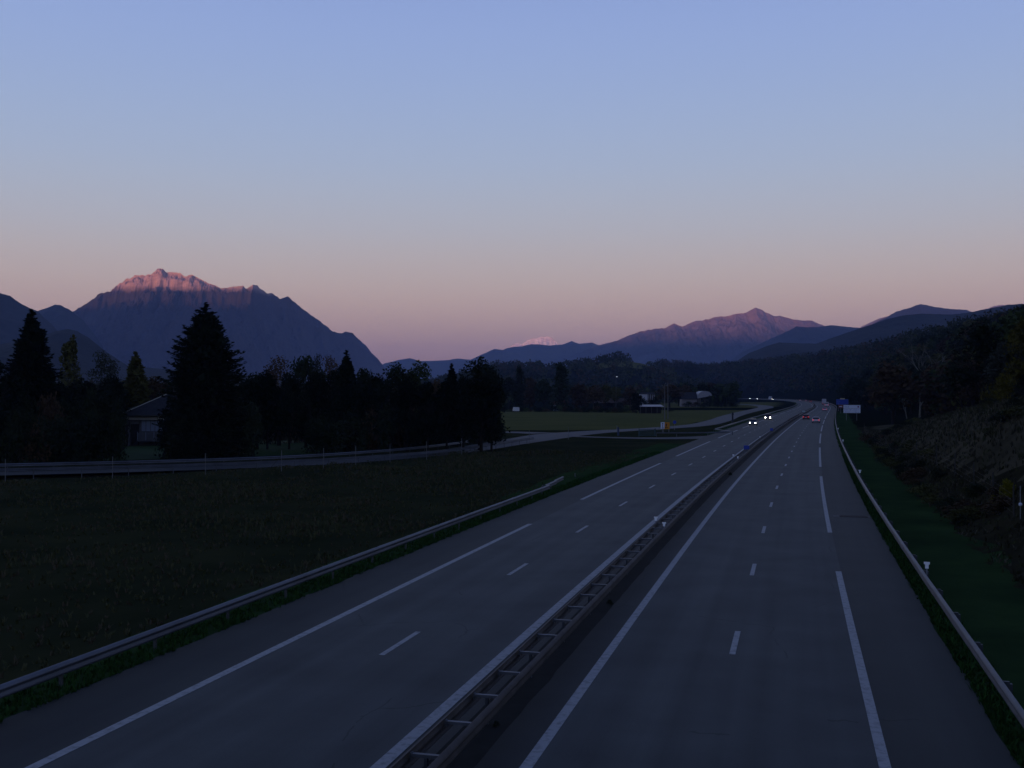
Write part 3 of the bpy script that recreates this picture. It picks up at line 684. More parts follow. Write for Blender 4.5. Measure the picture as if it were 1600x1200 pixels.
def car(name, loc, rz, col, label, lit, estate=False, L_=4.3, Hh=1.47, warm=False, group=None):
    """local +Y is the car's front"""
    e = empty(name, loc, rz, label, 'car', group); m = paintm('car_paint', col); W_ = .89; hl = L_/2
    b = MB()
    loft(b, [ring(-hl, W_*.86, .38, .82), ring(-hl+.12, W_*.97, .26, .93), ring(-hl+.6, W_, .20, .97), ring(-.5, W_, .19, .95), ring(.7, W_, .19, .93), ring(hl-.75, W_*.98, .20, .84), ring(hl-.2, W_*.92, .24, .72), ring(hl, W_*.78, .34, .60)])
    b.build('body', m, e, smooth=False)
    rb = -hl+.28 if estate else -hl+.62
    b = MB(); g = MB()
    def cab(y, w, z0, z1): return [(-w,y,z0),(w,y,z0),(w*.82,y,z1),(-w*.82,y,z1)]
    # glass house then the roof skin and pillars
    loft(g, [[(-.80,rb-.22,.94),(.80,rb-.22,.94),(.66,rb+.12,Hh-.07),(-.66,rb+.12,Hh-.07)], [(-.83,-.2,.94),(.83,-.2,.94),(.67,-.2,Hh-.03),(-.67,-.2,Hh-.03)], [(-.80,1.15,.90),(.80,1.15,.90),(.64,.32,Hh-.06),(-.64,.32,Hh-.06)]])
    g.build('glasshouse', M_glass, e)
    loft(b, [[(-.66,rb+.05,Hh-.07),(.66,rb+.05,Hh-.07),(.60,rb+.10,Hh-.02),(-.60,rb+.10,Hh-.02)], [(-.69,-.2,Hh-.05),(.69,-.2,Hh-.05),(.60,-.2,Hh+.01),(-.60,-.2,Hh+.01)], [(-.66,.42,Hh-.09),(.66,.42,Hh-.09),(.58,.36,Hh-.03),(-.58,.36,Hh-.03)]])
    b.build('roof', m, e)
    p = MB()
    for s_ in (-1, 1):
        for (y0, y1) in ((1.16,.40),(-.15,-.15),(rb-.20,rb+.10)): p.tube((s_*.825,y0,.93),(s_*.675,y1,Hh-.05),.03,n=5)
    p.build('pillars', m, e)
    for s_ in (-1, 1):
        wheel(e, s_*.80, hl-.82); wheel(e, s_*.80, -hl+.80)
        MB().box(s_*.93-.09, s_*.93+.09, .78, .90, .92, 1.06, tap=.015).build('mirror', m, e)
        hd = MB()
        if lit: hd.tube((s_*.62, hl-.10, .60), (s_*.62, hl+.015, .60), .115, n=12)
        else: hd.box(s_*.62-.16, s_*.62+.16, hl-.14, hl-.02, .52, .66)
        hd.build('headlight', (M_headw if warm else M_head) if lit else M_rim, e)
        MB().box(s_*.68-.14, s_*.68+.14, -hl-.02, -hl+.12, .66, .84).build('taillight', M_tail, e)
    MB().box(-.62,.62,hl-.06,hl+.025,.30,.44).build('front_bumper_grille', M_black, e)
    MB().box(-.72,.72,-hl-.03,-hl+.08,.26,.42).build('rear_bumper', M_black, e)
    MB().box(-.25,.25,-hl-.035,-hl-.012,.52,.63).build('number_plate', M_plate, e)
    MB().box(-.25,.25,hl+.026,hl+.04,.34,.43).build('number_plate', M_plate, e)
    return e
def on_road(px, py, off=None):
    x, y = gp(px, py, 0); 
    if off is None: off = offs(x, y)
    return rp(y, off), y
PI = math.pi
(p, y) = on_road(1174, 665, -8.5); car('car', p, heading(y)+PI, (.02,.022,.03), 'dark oncoming car with white headlights, nearest on the left carriageway', True)
(p, y) = on_road(1199, 655.8, -8.4); car('car', p, heading(y)+PI, (.10,.03,.03), 'oncoming dark red car with bright headlights behind the first dark one', True, True, Hh=1.6, warm=True)
(p, y) = on_road(1260, 655.3, 1.75); car('car', p, heading(y), (.16,.02,.03), 'dark red car driving away in the lane beside the median', False)
(p, y) = on_road(1275, 660.3, 5.0); car('car', p, heading(y), (.62,.55,.60), 'white car driving away, nearest on the right carriageway', False, True)
(p, y) = on_road(1291, 642, 5.0); car('car', p, heading(y), (.62,.52,.58), 'white car driving away behind the delivery van', False)
# box van and lorries
M_vanw = mat('white_van_panel', (.52,.52,.54), .5, var=(.50,.50,.52), scale=1.5); M_tarp = mat('lorry_body', (.46,.46,.50), .6, var=(.36,.36,.40), scale=1)
def van(name, loc, rz, label, L_=5.6, Wd=2.05, Hh=2.6, rear=True):
    e = empty(name, loc, rz, label, 'van'); hl = L_/2; w = Wd/2
    b = MB(); loft(b, [ring(-hl, w, .45, Hh, .12), ring(hl-1.9, w, .4, Hh, .15), ring(hl-1.4, w*.97, .35, Hh-.15, .2), ring(hl-.75, w*.95, .35, 1.35, .2), ring(hl, w*.85, .4, 1.05, .15)]); b.build('body', M_vanw, e)
    MB().box(-w*.8,w*.8,-hl-.012,-hl-.004,Hh-.95,Hh-.35).build('rear_window', M_glass, e); MB().box(-.012,.012,-hl-.02,-hl-.004,.6,Hh-.98).build('door_seam', M_black, e)
    b = MB(); b.poly([(-w*.85,hl-.70,1.38),(w*.85,hl-.70,1.38),(w*.82,hl-1.33,Hh-.22),(-w*.82,hl-1.33,Hh-.22)]); b.build('windscreen', M_glass, e)
    for s_ in (-1, 1):
        wheel(e, s_*(w-.12), hl-.95, .36, .24); wheel(e, s_*(w-.12), -hl+1.0, .36, .24); MB().box(s_*(w-.12)-.07,s_*(w-.12)+.07,-hl-.02,-hl-.004,.85,1.25).build('taillight', M_tail, e)
    MB().box(-w,w,-hl-.08,-hl+.05,.38,.52).build('rear_bumper', M_black, e); return e
(p, y) = on_road(1289.5, 635.4, 5.0); van('van', p, heading(y), 'white delivery van driving away between the white car and the lorry')
def lorry(name, loc, rz, label, L_=12.5, Wd=2.5, Hh=3.9, lights=False):
    e = empty(name, loc, rz, label, 'lorry'); hl = L_/2; w = Wd/2
    MB().box(-w,w,-hl,hl-2.9,1.15,Hh).build('cargo_box', M_tarp, e)
    b = MB().box(-w*1.005,w*1.005,-hl-.01,-hl+.06,1.16,1.26).box(-w*1.005,w*1.005,-hl-.01,-hl+.06,Hh-.1,Hh+.01)
    for s_ in (-1, 1): b.box(s_*w-.05, s_*w+.05, -hl-.012, -hl+.05, 1.27, Hh-.11)
    b.box(-.03,.03,-hl-.012,-hl-.002,1.27,Hh-.11); b.build('door_frame', M_gplast, e)
    b = MB(); loft(b, [ring(hl-2.4, w, .6, 3.1, .15), ring(hl-.7, w, .5, 3.0, .2), ring(hl, w*.95, .5, 2.0, .2)]); b.build('cab', M_vanw, e)
    b = MB(); b.poly([(-w*.85,hl+.006-.05,2.0),(w*.85,hl-.044,2.0),(w*.82,hl-.62,2.92),(-w*.82,hl-.62,2.92)]); b.build('windscreen', M_glass, e)
    MB().box(-.4,.4,-hl+.1,hl-.5,.7,1.1).build('chassis', M_black, e)
    for s_ in (-1, 1):
        for yy in (hl-1.3, -hl+1.4, -hl+2.7, hl-4.5): wheel(e, s_*(w-.18), yy, .5, .32)
        MB().box(s_*(w-.25)-.15,s_*(w-.25)+.15,-hl-.03,-hl-.013,.75,.95).build('taillight', M_tail, e)
        MB().box(s_*(w-.3)-.15,s_*(w-.3)+.15,hl-.02,hl+.02,.7,.95).build('headlight', M_head if lights else M_rim, e)
    return e
(p, y) = on_road(1284.5, 632.2, 5.0); lorry('lorry', p, heading(y), 'white lorry with a tall box body at the head of the line driving away', Hh=3.8)
# traffic beyond the bend
yv = 1110; p = rp(yv, -7.6); p = ((1203.5-800)/F*yv*1.0, yv, 0); yv = 1000
while 800+rp(yv, -8)[0]/rp(yv, -8)[1]*F > 1203.5: yv += 2
p = rp(yv, -8); lorry('lorry', p, heading(yv)+PI-.25, 'pale lorry crossing the far bend of the left carriageway', Hh=4.0, lights=False)
def far_on_left(px, off):
    yv = 600
    while 800+rp(yv, off)[0]/rp(yv, off)[1]*F > px or yv < 960: yv += 2
    return yv
for px, off, lab, col, wm in ((1207.5,-4.4,'distant oncoming car with headlights in front of the far lorry',(.05,.05,.06),False),
                     (1183,-7.6,'distant oncoming car with large warm headlights left of the far lorry',(.05,.02,.01),True),
                     (1171.5,-7.6,'farthest car on the left bend, with small cold headlights',(.03,.05,.05),False)):
    yv = far_on_left(px, off); p = rp(yv, off); car('car', p, heading(yv)+PI-.05, col, lab, True, warm=wm)
for px, off, lab, col in ((1266.5,1.8,'faint orange-brown car beyond the bend, first over the median barrier',(.20,.06,.02)),
                     (1259.5,4.8,'pale car beyond the bend, between two others over the barrier',(.4,.4,.42)),
                     (1250.5,1.8,'white car beyond the bend, leftmost of the three over the barrier',(.6,.6,.6))):
    yv = 800
    while 800+rp(yv, off)[0]/rp(yv, off)[1]*F > px: yv += 2
    p = rp(yv, off); car('car', p, heading(yv), col, lab, False)
# ------------------------------------------------------------------ trees
def leafmat(name, c, vary=.45):
    m = bpy.data.materials.new(name); m.use_nodes = True
    n = m.node_tree.nodes; l = m.node_tree.links; p = n['Principled BSDF']
    p.inputs['Roughness'].default_value = .9; p.inputs['Specular IOR Level'].default_value = .05
    oi = n.new('ShaderNodeObjectInfo'); g = n.new('ShaderNodeNewGeometry')
    t = n.new('ShaderNodeTexNoise'); t.inputs['Scale'].default_value = .55; t.inputs['Detail'].default_value = 3; l.new(g.outputs['Position'], t.inputs['Vector'])
    a = n.new('ShaderNodeMath'); a.operation = 'MULTIPLY_ADD'; a.inputs[1].default_value = .5; l.new(oi.outputs['Random'], a.inputs[0]); l.new(t.outputs['Fac'], a.inputs[2])
    r = n.new('ShaderNodeValToRGB'); e = r.color_ramp.elements; e[0].position = .35; e[1].position = 1.0
    e[0].color = tuple(v*(1-vary) for v in c)+(1,); e[1].color = tuple(min(1, v*(1+vary)) for v in c)+(1,)
    l.new(a.outputs[0], r.inputs[0]); l.new(r.outputs[0], p.inputs['Base Color']); return m
LM_ = {'dark': leafmat('dark_leaves', (.016,.023,.012)), 'black': leafmat('conifer_needles', (.008,.013,.008)), 'green': leafmat('green_leaves', (.036,.050,.018)),
       'olive': leafmat('olive_leaves', (.056,.056,.018)), 'brown': leafmat('autumn_brown_leaves', (.052,.035,.020)), 'yellow': leafmat('yellow_leaves', (.055,.048,.008)),
       'grey': leafmat('grey_green_leaves', (.030,.034,.026)), 'gold': leafmat('bright_yellow_leaves', (.13,.12,.010))}
M_bark = mat('bark', (.028,.024,.020), .95, .1, var=(.015,.013,.011), scale=3)
M_pale_bark = mat('pale_bark', (.22,.21,.18), .9, .1, var=(.11,.105,.09), scale=2)
def quad(V, Fc, c, s, rnd, flat=0.0):
    u = Vector((rnd.uniform(-1,1), rnd.uniform(-1,1), rnd.uniform(-1,1)*(1-flat))).normalized(); w = u.cross(Vector((rnd.uniform(-1,1), rnd.uniform(-1,1), rnd.uniform(-1,1)))).normalized()
    b = len(V); a = s*rnd.uniform(.6,1.2); k = s*rnd.uniform(.35,.8)
    V += [tuple(c-u*a), tuple(c+w*k), tuple(c+u*a), tuple(c-w*k)]; Fc.append((b, b+1, b+2, b+3))
def limb_tree(b, p, d, r, ln, depth, rnd, tips, bend=.3, split=3):
    q = p+d*ln; m = p.lerp(q, .5)+Vector((rnd.uniform(-1,1),rnd.uniform(-1,1),rnd.uniform(-.3,.3)))*ln*.07
    b.tube(p, m, r, r*.8, 6 if depth > 1 else 4, cap=False); b.tube(m, q, r*.8, r*.58, 6 if depth > 1 else 4, cap=False)
    if depth == 0: tips.append(q); return
    for k in range(split):
        nd = (d+Vector((rnd.uniform(-1,1),rnd.uniform(-1,1),rnd.uniform(-.25,.8)))*(bend+.35)).normalized()
        limb_tree(b, q if k < 2 else m, nd, r*.55, ln*rnd.uniform(.62,.85), depth-1, rnd, tips, bend, split)
def deciduous_proto(kind, h, w, n, leaf, seed, top=.2, depth=3, bark=None, gaps=.0, poplar=False):
    """h total height, w crown width"""
    rnd = random.Random(seed); b = MB(); tips = []
    tr = h*.24 if not poplar else h*.12
    b.tube((0,0,-.4), (0,0,tr), .022*h, .016*h, 8, cap=False)
    for k in range(4):
        a = k*1.57+rnd.uniform(-.4,.4); d = Vector((math.cos(a)*.55, math.sin(a)*.55, 1)).normalized() if not poplar else Vector((math.cos(a)*.15, math.sin(a)*.15, 1))
        limb_tree(b, Vector((0,0,tr*rnd.uniform(.8,1))), d, .010*h, h*.22, depth-1, rnd, tips, .5 if not poplar else .2, 3)
    V = []; Fc = []; lobes = []
    z0 = h*top; nl = 16 if not poplar else 10
    for k in range(nl):
        if poplar:
            z = z0+(h-z0)*(k+.5)/nl; rr = w*.5*math.sin(math.pi*min(1,(.18+.8*(k+.5)/nl)))**.6; c = Vector((rnd.uniform(-.15,.15)*w, rnd.uniform(-.15,.15)*w, z)); lobes.append((c, rr*.85, (h-z0)/nl*1.2))
        else:
            t = rnd.random()**.8; a = rnd.uniform(0, 6.28); z = z0+(h-z0)*(.16+.70*t); env = math.sin(math.pi*min(1, .22+.72*t))**.7
            rad = w*.5*env*rnd.uniform(.25,.72); lr = w*rnd.uniform(.15,.25)
            lobes.append((Vector((math.cos(a)*rad, math.sin(a)*rad, z)), lr, lr*rnd.uniform(.75,1.0)))
    lobes.append((Vector((0,0,h-w*.17)), w*.18, w*.17))
    for i in range(n):
        c, r1, r2 = lobes[i % len(lobes)]
        v = Vector((rnd.gauss(0,1), rnd.gauss(0,1), rnd.gauss(0,1))).normalized()*(rnd.uniform(.55,1.08) if rnd.random() < .8 else rnd.uniform(.2,.6))
        q = c+Vector((v.x*r1, v.y*r1, v.z*r2))
        if noise.noise(q*(1.6/leaf*.35)+Vector((seed,0,0))) < -.22+gaps: continue
        quad(V, Fc, q, leaf, rnd)
    for t_ in tips:
        for k in range(3): quad(V, Fc, t_+Vector((rnd.gauss(0,.4),rnd.gauss(0,.4),rnd.gauss(0,.4))), leaf*.8, rnd)
    return proto(kind, b, V, Fc, bark or M_bark)
PROTO = {}
def proto(kind, b, V, Fc, bark):
    me_t = bpy.data.meshes.new('trunk'); me_t.from_pydata([tuple(v) for v in b.v], [], b.f); me_t.materials.append(bark)
    me_c = bpy.data.meshes.new('crown'); me_c.from_pydata(V, [], Fc); me_c.materials.append(LM_['dark'])
    PROTO[kind] = (me_t, me_c); return PROTO[kind]
def conifer_proto(kind, h, w, tiers, leaf, seed, droop=.35, dens=12, skirt=.04, prof=None):
    """boughs set round the stem, longest low down, tips turned up"""
    rnd = random.Random(seed); b = MB(); b.tube((0,0,-.4), (0,0,h*.97), .018*h, .02, 7, cap=False); V = []; Fc = []
    prof = prof or ([0,.06,.15,.23,.31,.40,.50,.8,1],[.06,.30,.47,.65,.83,.95,1,1,.86])
    for k in range(tiers):
        t = k/(tiers-1); z = h*(skirt+(1-skirt)*t); f = 1-z/h; R_ = w*.5*lerp(prof[0], prof[1], f)*(1+.09*noise.noise(Vector((k*.9, seed, 0))))
        nb = max(4, int(5+11*min(1, R_/(w*.5))))
        for j in range(nb):
            a = rnd.uniform(0, 6.28); rr = R_*rnd.uniform(.72, 1.16 if rnd.random() < .25 else 1.0); d = Vector((math.cos(a), math.sin(a), 0)); sd = Vector((-d.y, d.x, 0))
            ns = max(3, int(dens*rr/(w*.5)+2)); p0 = Vector((0,0,z+rnd.uniform(-.15,.15))); up = rnd.uniform(0,.3)
            if rr > .8: b.tube(p0, p0+d*rr*.9+Vector((0,0,-rr*droop*.5)), .03, .01, 3, cap=False)
            for s_ in range(ns):
                u = (s_+.6)/ns; q = p0+d*(rr*u)+Vector((0,0,-droop*rr*u*u+rr*up*u*.5+(.30*rr*u**5)))
                wd = (.38*(1-u)+.07)*rr*.5+.05
                for m_ in range(3 if u < .75 else 4):
                    c = q+sd*rnd.uniform(-wd, wd)+Vector((0,0,rnd.uniform(-.35,.10)*(1-u*.5)))
                    u1 = (d*rnd.uniform(.5,1)+sd*rnd.uniform(-.5,.5)+Vector((0,0,rnd.uniform(-.2,.55)*u))).normalized(); w1 = Vector((0,0,1)).cross(u1).normalized()*rnd.uniform(.2,.45)+Vector((0,0,rnd.uniform(-.5,.5)))
                    n0 = len(V); V.extend([tuple(c-u1*leaf), tuple(c+w1*leaf*.6), tuple(c+u1*leaf), tuple(c-w1*leaf*.6)]); Fc.append((n0,n0+1,n0+2,n0+3))
    for k in range(1700):
        z = h*rnd.uniform(skirt, .93); R_ = w*.5*lerp(prof[0], prof[1], 1-z/h)*.62*rnd.random()**.5; a = rnd.uniform(0, 6.28)
        quad(V, Fc, Vector((math.cos(a)*R_, math.sin(a)*R_, z)), min(.62, .18+R_*.4), rnd)
    return proto(kind, b, V, Fc, M_bark)
conifer_proto('con_a', 17, 9.6, 62, .30, 1, .34, 12, .01)
conifer_proto('con_b', 16, 9.0, 44, .32, 2, .42, 10, .02, ([0,.08,.18,.3,.45,.6,.8,1],[.05,.2,.42,.60,.85,1,1,.9]))
conifer_proto('con_c', 12, 4.6, 36, .26, 5, .3, 7, .03, ([0,.08,.2,.4,.7,1],[.07,.28,.5,.78,1,.95]))
deciduous_proto('dec_a', 13, 9, 5200, .30, 11, .10)
deciduous_proto('dec_b', 12, 8, 4800, .30, 12, .06)
deciduous_proto('dec_c', 14, 8, 3600, .27, 13, .18, gaps=.10)
deciduous_proto('dec_twig', 14, 7, 3400, .18, 14, .25, depth=4, gaps=.06)
deciduous_proto('poplar', 15, 5, 2600, .34, 15, .06, poplar=True)
deciduous_proto('mid_a', 14, 11, 1500, .62, 21, .12)
deciduous_proto('mid_b', 13, 10, 1400, .60, 22, .10)
deciduous_proto('mid_c', 15, 9, 1500, .55, 23, .15, gaps=.06)
deciduous_proto('bush', 3, 3.6, 1300, .15, 31, -.05, depth=2)
deciduous_proto('bush_b', 3, 4.4, 1300, .15, 32, -.08, depth=2)
HGT = {'con_a':17,'con_b':16,'con_c':12,'dec_a':13,'dec_b':12,'dec_c':14,'dec_twig':14,'poplar':15,'mid_a':14,'mid_b':13,'mid_c':15,'bush':3,'bush_b':3}
WID = {'con_a':9.6,'con_b':9.0,'con_c':4.6,'dec_a':9,'dec_b':8,'dec_c':8,'dec_twig':7,'poplar':5,'mid_a':11,'mid_b':10,'mid_c':9,'bush':3.6,'bush_b':4.4}
_rt = random.Random(99)
MESHVAR = {}
def tree(name, kind, x, y, h, w, colour, label, cat='tree', group=None, z=None):
    e = empty(name, (x, y, (H(x, y) if z is None else z)-.1), _rt.uniform(0, 6.28), label, cat, group)
    mt, mc = PROTO[kind]; key = (kind, colour)
    if key not in MESHVAR:
        c = mc.copy(); c.materials[0] = LM_[colour]; c.name = 'crown'; MESHVAR[key] = c
    sx = w/WID[kind]; sz = h/HGT[kind]; sc = (sx, sx, sz)
    a = bpy.data.objects.new('trunk', mt); b = bpy.data.objects.new('crown', MESHVAR[key])
    for o in (a, b): C.objects.link(o); o.parent = e; o.scale = sc
    return e
def ptree(name, kind, px, top, Y, wpx, colour, label, group=None, cat='tree', base=None):
    x = (px-800)/F*Y; h0 = H(x, Y) if base is None else base
    return tree(name, kind, x, Y, CAM_H+(615-top)/F*Y-h0, wpx/F*Y*1.04, colour, label, cat, group, base)

CW = {'black':'black', 'dark':'dark green', 'green':'green', 'olive':'olive', 'brown':'brownish', 'grey':'grey-green', 'yellow':'yellow', 'gold':'bright yellow'}
def where(px, marks):
    for lim, s_ in marks:
        if px < lim: return s_
    return marks[-1][1]
LEFTM = [(20,'at the left edge'),(70,'right below the shaggy conifer'),(130,'under the olive-yellow tree'),(190,'left of the low house'),(262,'beside the house lawn'),(330,'at the foot of the big conifer'),(390,'just right of the big conifer'),(486,'by the small lawn'),(560,'below the double-tipped conifer'),(620,'under the mountain foot'),(680,'below the airy round tree'),(730,'below the thin conifer spire'),(900,'at the right end')]
WOODM = [(1160,'above the far bend'),(1220,'above the distant headlights'),(1262,'above the lorry'),(1300,'above the blue sign'),(1345,'above the white road sign'),(1385,'between white sign and bare trees'),(1430,'behind the short bare tree'),(1475,'behind the tall bare tree'),(1520,'right of the bare trees'),(1570,'above the yellow bush'),(1900,'near the right edge')]
# the dark row left of the field
ptree('conifer', 'con_a', 321, 474, 122, 128, 'black', 'big black-green conifer rising alone against the blue mountain')
ptree('conifer', 'con_b', 50, 484, 126, 112, 'black', 'tall shaggy conifer near the left edge of the photo, with a forked tip')
ptree('conifer', 'con_c', 43, 490, 126.5, 34, 'black', 'thin second leader tree close against the shaggy conifer at left')
G = 'dark trees behind the left side road'
for a in (('broad_tree','dec_a',-14,556,118,90,'black','dark tree cut by the left edge of the photo, below the shaggy conifer'),
          ('broad_tree','poplar',106,533,175,40,'olive','tall olive-yellow tree just right of the shaggy conifer'),
          ('broad_tree','dec_b',128,590,150,60,'dark','low dark tree between the olive tree and the wide grey-topped one'),
          ('broad_tree','dec_twig',158,545,162,56,'grey','wide tree with a twiggy grey top left of the pointed olive tree'),
          ('conifer','con_c',212,549,158,52,'olive','pointed olive-green tree behind the low house roof'),
          ('broad_tree','dec_b',176,584,150,50,'black','black rounded tree just left of the house gable'),
          ('broad_tree','dec_b',238,588,178,60,'brown','brownish tree behind the house, between the pointed tree and the big conifer'),
          ('broad_tree','dec_b',272,602,170,60,'dark','dark tree half hidden by the left flank of the big conifer'),
          ('broad_tree','dec_a',402,580,140,60,'black','low black tree right of the big conifer'),
          ('broad_tree','dec_twig',436,553,150,62,'brown','round brownish tree top, first right of the big conifer'),
          ('broad_tree','dec_a',478,553,146,60,'dark','round-topped dark tree between the brownish one and the twiggy one'),
          ('bare_tree','dec_twig',497,549,160,30,'grey','almost bare twiggy tree poking above the dark row'),
          ('broad_tree','dec_twig',514,552,158,44,'brown','sparse brownish tree left of the short-tipped conifer'),
          ('conifer','con_b',541,547,142,66,'black','black conifer with a short double tip in the middle of the dark row'),
          ('broad_tree','dec_a',567,573,150,46,'dark','sloping dark tree right of the double-tipped conifer'),
          ('broad_tree','dec_b',590,583,148,46,'black','lowest dark tree where the mountain foot meets the tree row'),
          ('broad_tree','dec_c',619,564,150,60,'dark','leafy open-topped tree left of the airy round one'),
          ('broad_tree','dec_c',655,562,162,52,'green','airy round tree with sky showing through its crown'),
          ('broad_tree','dec_b',684,592,158,44,'brown','low brown tree left of the thin conifer'),
          ('conifer','con_c',706,568,150,36,'black','thin conifer spire left of the last big leafy tree'),
          ('broad_tree','dec_c',750,556,138,74,'dark','last big leafy tree of the dark row, ragged top over the far hills'),
          ('broad_tree','dec_a',752,584,134,70,'black','black bulk of foliage filling the right end of the dark row')):
    ptree(*(a[:5]+((a[5]*(1.28 if a[1].startswith('dec') else 1.1)),)+a[6:]), group=G)
for i, (px, top) in enumerate(((-8,600),(22,588),(76,575),(92,598),(140,596),(168,600),(384,592),(418,578),(452,580),(494,578),(524,575),(560,590),(604,592),(636,588),(668,594),(698,590),(724,584),(768,578))):
    ptree('broad_tree', ('dec_a','dec_b')[i % 2], px, top, 135 if px > 600 else 140, 58, 'black', 'black low tree filling the row %s' % where(px, LEFTM), group=G)
# their undergrowth
rb_ = random.Random(5); k = 0
UND = ['dark round bush at the foot of the tree row by the left side road']
for px in range(-30, 776, 15):
    if 188 < px < 256: continue
    lawn = 392 < px < 486
    for row in range(2):
        if lawn and row == 0: continue
        Y = lerp([-30,60,200,400,600,780], [109,109,113,123,133,164], px)+2+row*9+rb_.uniform(-1.5,2.5)+(22 if lawn else 0)
        top = rb_.uniform(634,666)-row*26; col = rb_.choice(('black','black','dark','dark','brown'))
        if px > 690: top -= 12
        ptree('bush', rb_.choice(('bush','bush_b')), px+rb_.uniform(-5,5), top, Y, rb_.uniform(44,66), col, '%s %s bush %s, %s' % (('large','small')[top > 645], CW[col], ('in the front row','in the back row')[row], where(px, LEFTM)), group='undergrowth of the dark tree row', cat='bush')
for px, top, Y, w in ((205,676,120,0),):
    pass
# beyond the field
G = 'trees and hedges beyond the field'
for a in (('conifer','poplar',811,574,450,22,'dark','tall narrow dark tree, first beyond the left end of the field'),
          ('broad_tree','mid_c',796,588,470,30,'dark','dark tree peeping out right of the black foliage bulk'),
          ('broad_tree','mid_b',828,588,470,32,'brown','rounded brown tree right of the tall narrow one'),
          ('broad_tree','mid_a',850,594,465,36,'dark','broad dark tree left of the tallest tree behind the field'),
          ('broad_tree','poplar',876,570,440,34,'dark','tallest upright tree behind the field, square-shouldered against the hill'),
          ('broad_tree','mid_b',905,598,455,40,'brown','dark reddish-brown tree above the little red-roofed house'),
          ('broad_tree','mid_a',930,603,470,44,'brown','wide brown tree right of the red-roofed house'),
          ('broad_tree','mid_c',946,600,485,26,'olive','yellow-green tree left of the lamp mast'),
          ('broad_tree','mid_c',962,603,500,26,'olive','olive tree at the foot of the lamp mast'),
          ('broad_tree','mid_b',984,604,500,30,'brown','brown tree right of the lamp mast'),
          ('broad_tree','mid_b',994,612,395,26,'black','black round tree left of the flat-roofed shed'),
          ('broad_tree','mid_c',1046,600,560,44,'brown','brown tree between the pale building and the arched barn'),
          ('broad_tree','mid_a',1070,598,640,40,'dark','dark tree behind the long grey barn roof')):
    ptree(*a, group=G)
hb = random.Random(8)
for i in range(44):
    px = 782+i*6.6+hb.uniform(-2,2)
    if 998 < px < 1040: continue
    Y = lerp([780,1000,1150], [432,405,500], px)+hb.uniform(0,6)+(12 if 860 < px < 886 else 0)
    if offs((px-800)/F*Y, Y) > -22: continue
    ptree('hedge_bush', hb.choice(('bush','bush_b')), px, hb.uniform(632,640) if px < 990 else hb.uniform(638,643), Y, hb.uniform(12,20), ['dark','black','green','brown'][i % 4], 'low %s hedge bush along the field edge, %s' % (CW[['dark','black','green','brown'][i % 4]], where(px, [(806,'left of the tiny white van'),(860,'right of the tiny white van'),(895,'by the red-roofed little house'),(945,'below the long pink-roofed shed'),(1000,'left of the flat-roofed shed'),(1300,'right of the flat-roofed shed')])), group='hedge along the far edge of the field', cat='bush')
for i in range(18):
    px = 1060+i*5; Y = 640+hb.uniform(-25,25)
    x = (px-800)/F*Y
    if offs(x, Y) > -24: continue
    ptree('broad_tree', hb.choice(('mid_a','mid_b','mid_c')), px, hb.uniform(596,606), Y, hb.uniform(22,34), ['dark','green','brown','grey'][i % 4], '%s tree %s' % (CW[['dark','green','brown','grey'][i % 4]], where(px, [(1090,'behind the long barn roof'),(1115,'behind the pale arched hangar'),(1135,'just right of the arched hangar'),(1160,'between the hangar and the farthest headlights'),(1300,'above the farthest headlights at the bend')])), group='trees left of the far bend')

for px, Y, t_, w_, c_ in ((1004,505,622,16,'dark'),(1015,508,623,14,'brown'),(1024,505,620,14,'black'),(1075,585,627,16,'dark'),(1086,580,628,16,'brown'),(1100,560,629,20,'dark'),(934,492,628,14,'dark'),(950,488,629,16,'black'),(968,492,628,16,'dark')):
    ptree('hedge_bush', 'bush_b', px, t_, Y, w_*1.3, c_, '%s bush in front of the %s' % (CW[c_], 'pale farm building' if px in (1004,1015,1024) else 'long grey barn' if px > 1030 else 'long pink-roofed shed'), group='bushes in front of the farm buildings', cat='bush')
# wood on the right-hand slope: single trees as far as they can be told apart
wr = random.Random(21); placed = []
def free(x, y, d):
    return all((x-a)**2+(y-b)**2 > d*d for a, b in placed)
def clear_view(x, y):
    px = 800+x/y*F
    if 1400-5/y*F < px < 1455+5/y*F and y < 172: return False
    if 1290 < px < 1348+6.5/y*F and y < 470: return False
    return True
def try_tree(x, y, hmin, hmax, d, lab, grp, kinds=('mid_a','mid_b','mid_c'), cols=('dark','dark','green','olive','brown','grey','dark')):
    if not free(x, y, d) or not clear_view(x, y): return 0
    placed.append((x, y)); hh = wr.uniform(hmin, hmax)
    kd = wr.choice(('dec_a','dec_b','dec_c') if y < 200 else kinds); cl = wr.choice(cols); hw = wr.uniform(.68,.95)
    tree('wood_tree', kd, x, y, hh, hh*hw, cl, '%s %s tree %s, %s' % ('broad' if hw > .82 else 'narrow', CW[cl], lab[1], where(lab[0], WOODM)), 'tree', grp); return 1
cnt = 0; tries = 0
while cnt < 298 and tries < 40000:
    tries += 1; y = 95+560*wr.random()**1.25; o = wr.uniform(16, 150)
    if y < 118 and o < 36: continue
    if y < 150 and o < 27: continue
    if 150 <= y < 230 and o < 22: continue
    if 150 < y < 330 and 22 < o < 32 : continue
    x, yy, _ = rp(y, o); px = 800+x/yy*F
    if not (1080 < px < 1700): continue
    near = y < 260
    d = 6.3 if near else 9.0
    rowl = 'in the front row of the wood' if o < 40 and y < 330 else 'low in the wood' if o < 75 else 'midway up the slope' if o < 110 else 'high on the slope'
    if y > 420: rowl = 'far off, '+rowl
    cnt += try_tree(x, yy, 9 if y < 150 else 11, 13 if y < 150 else 16, d, (px, rowl), 'trees of the wood on the right-hand slope')
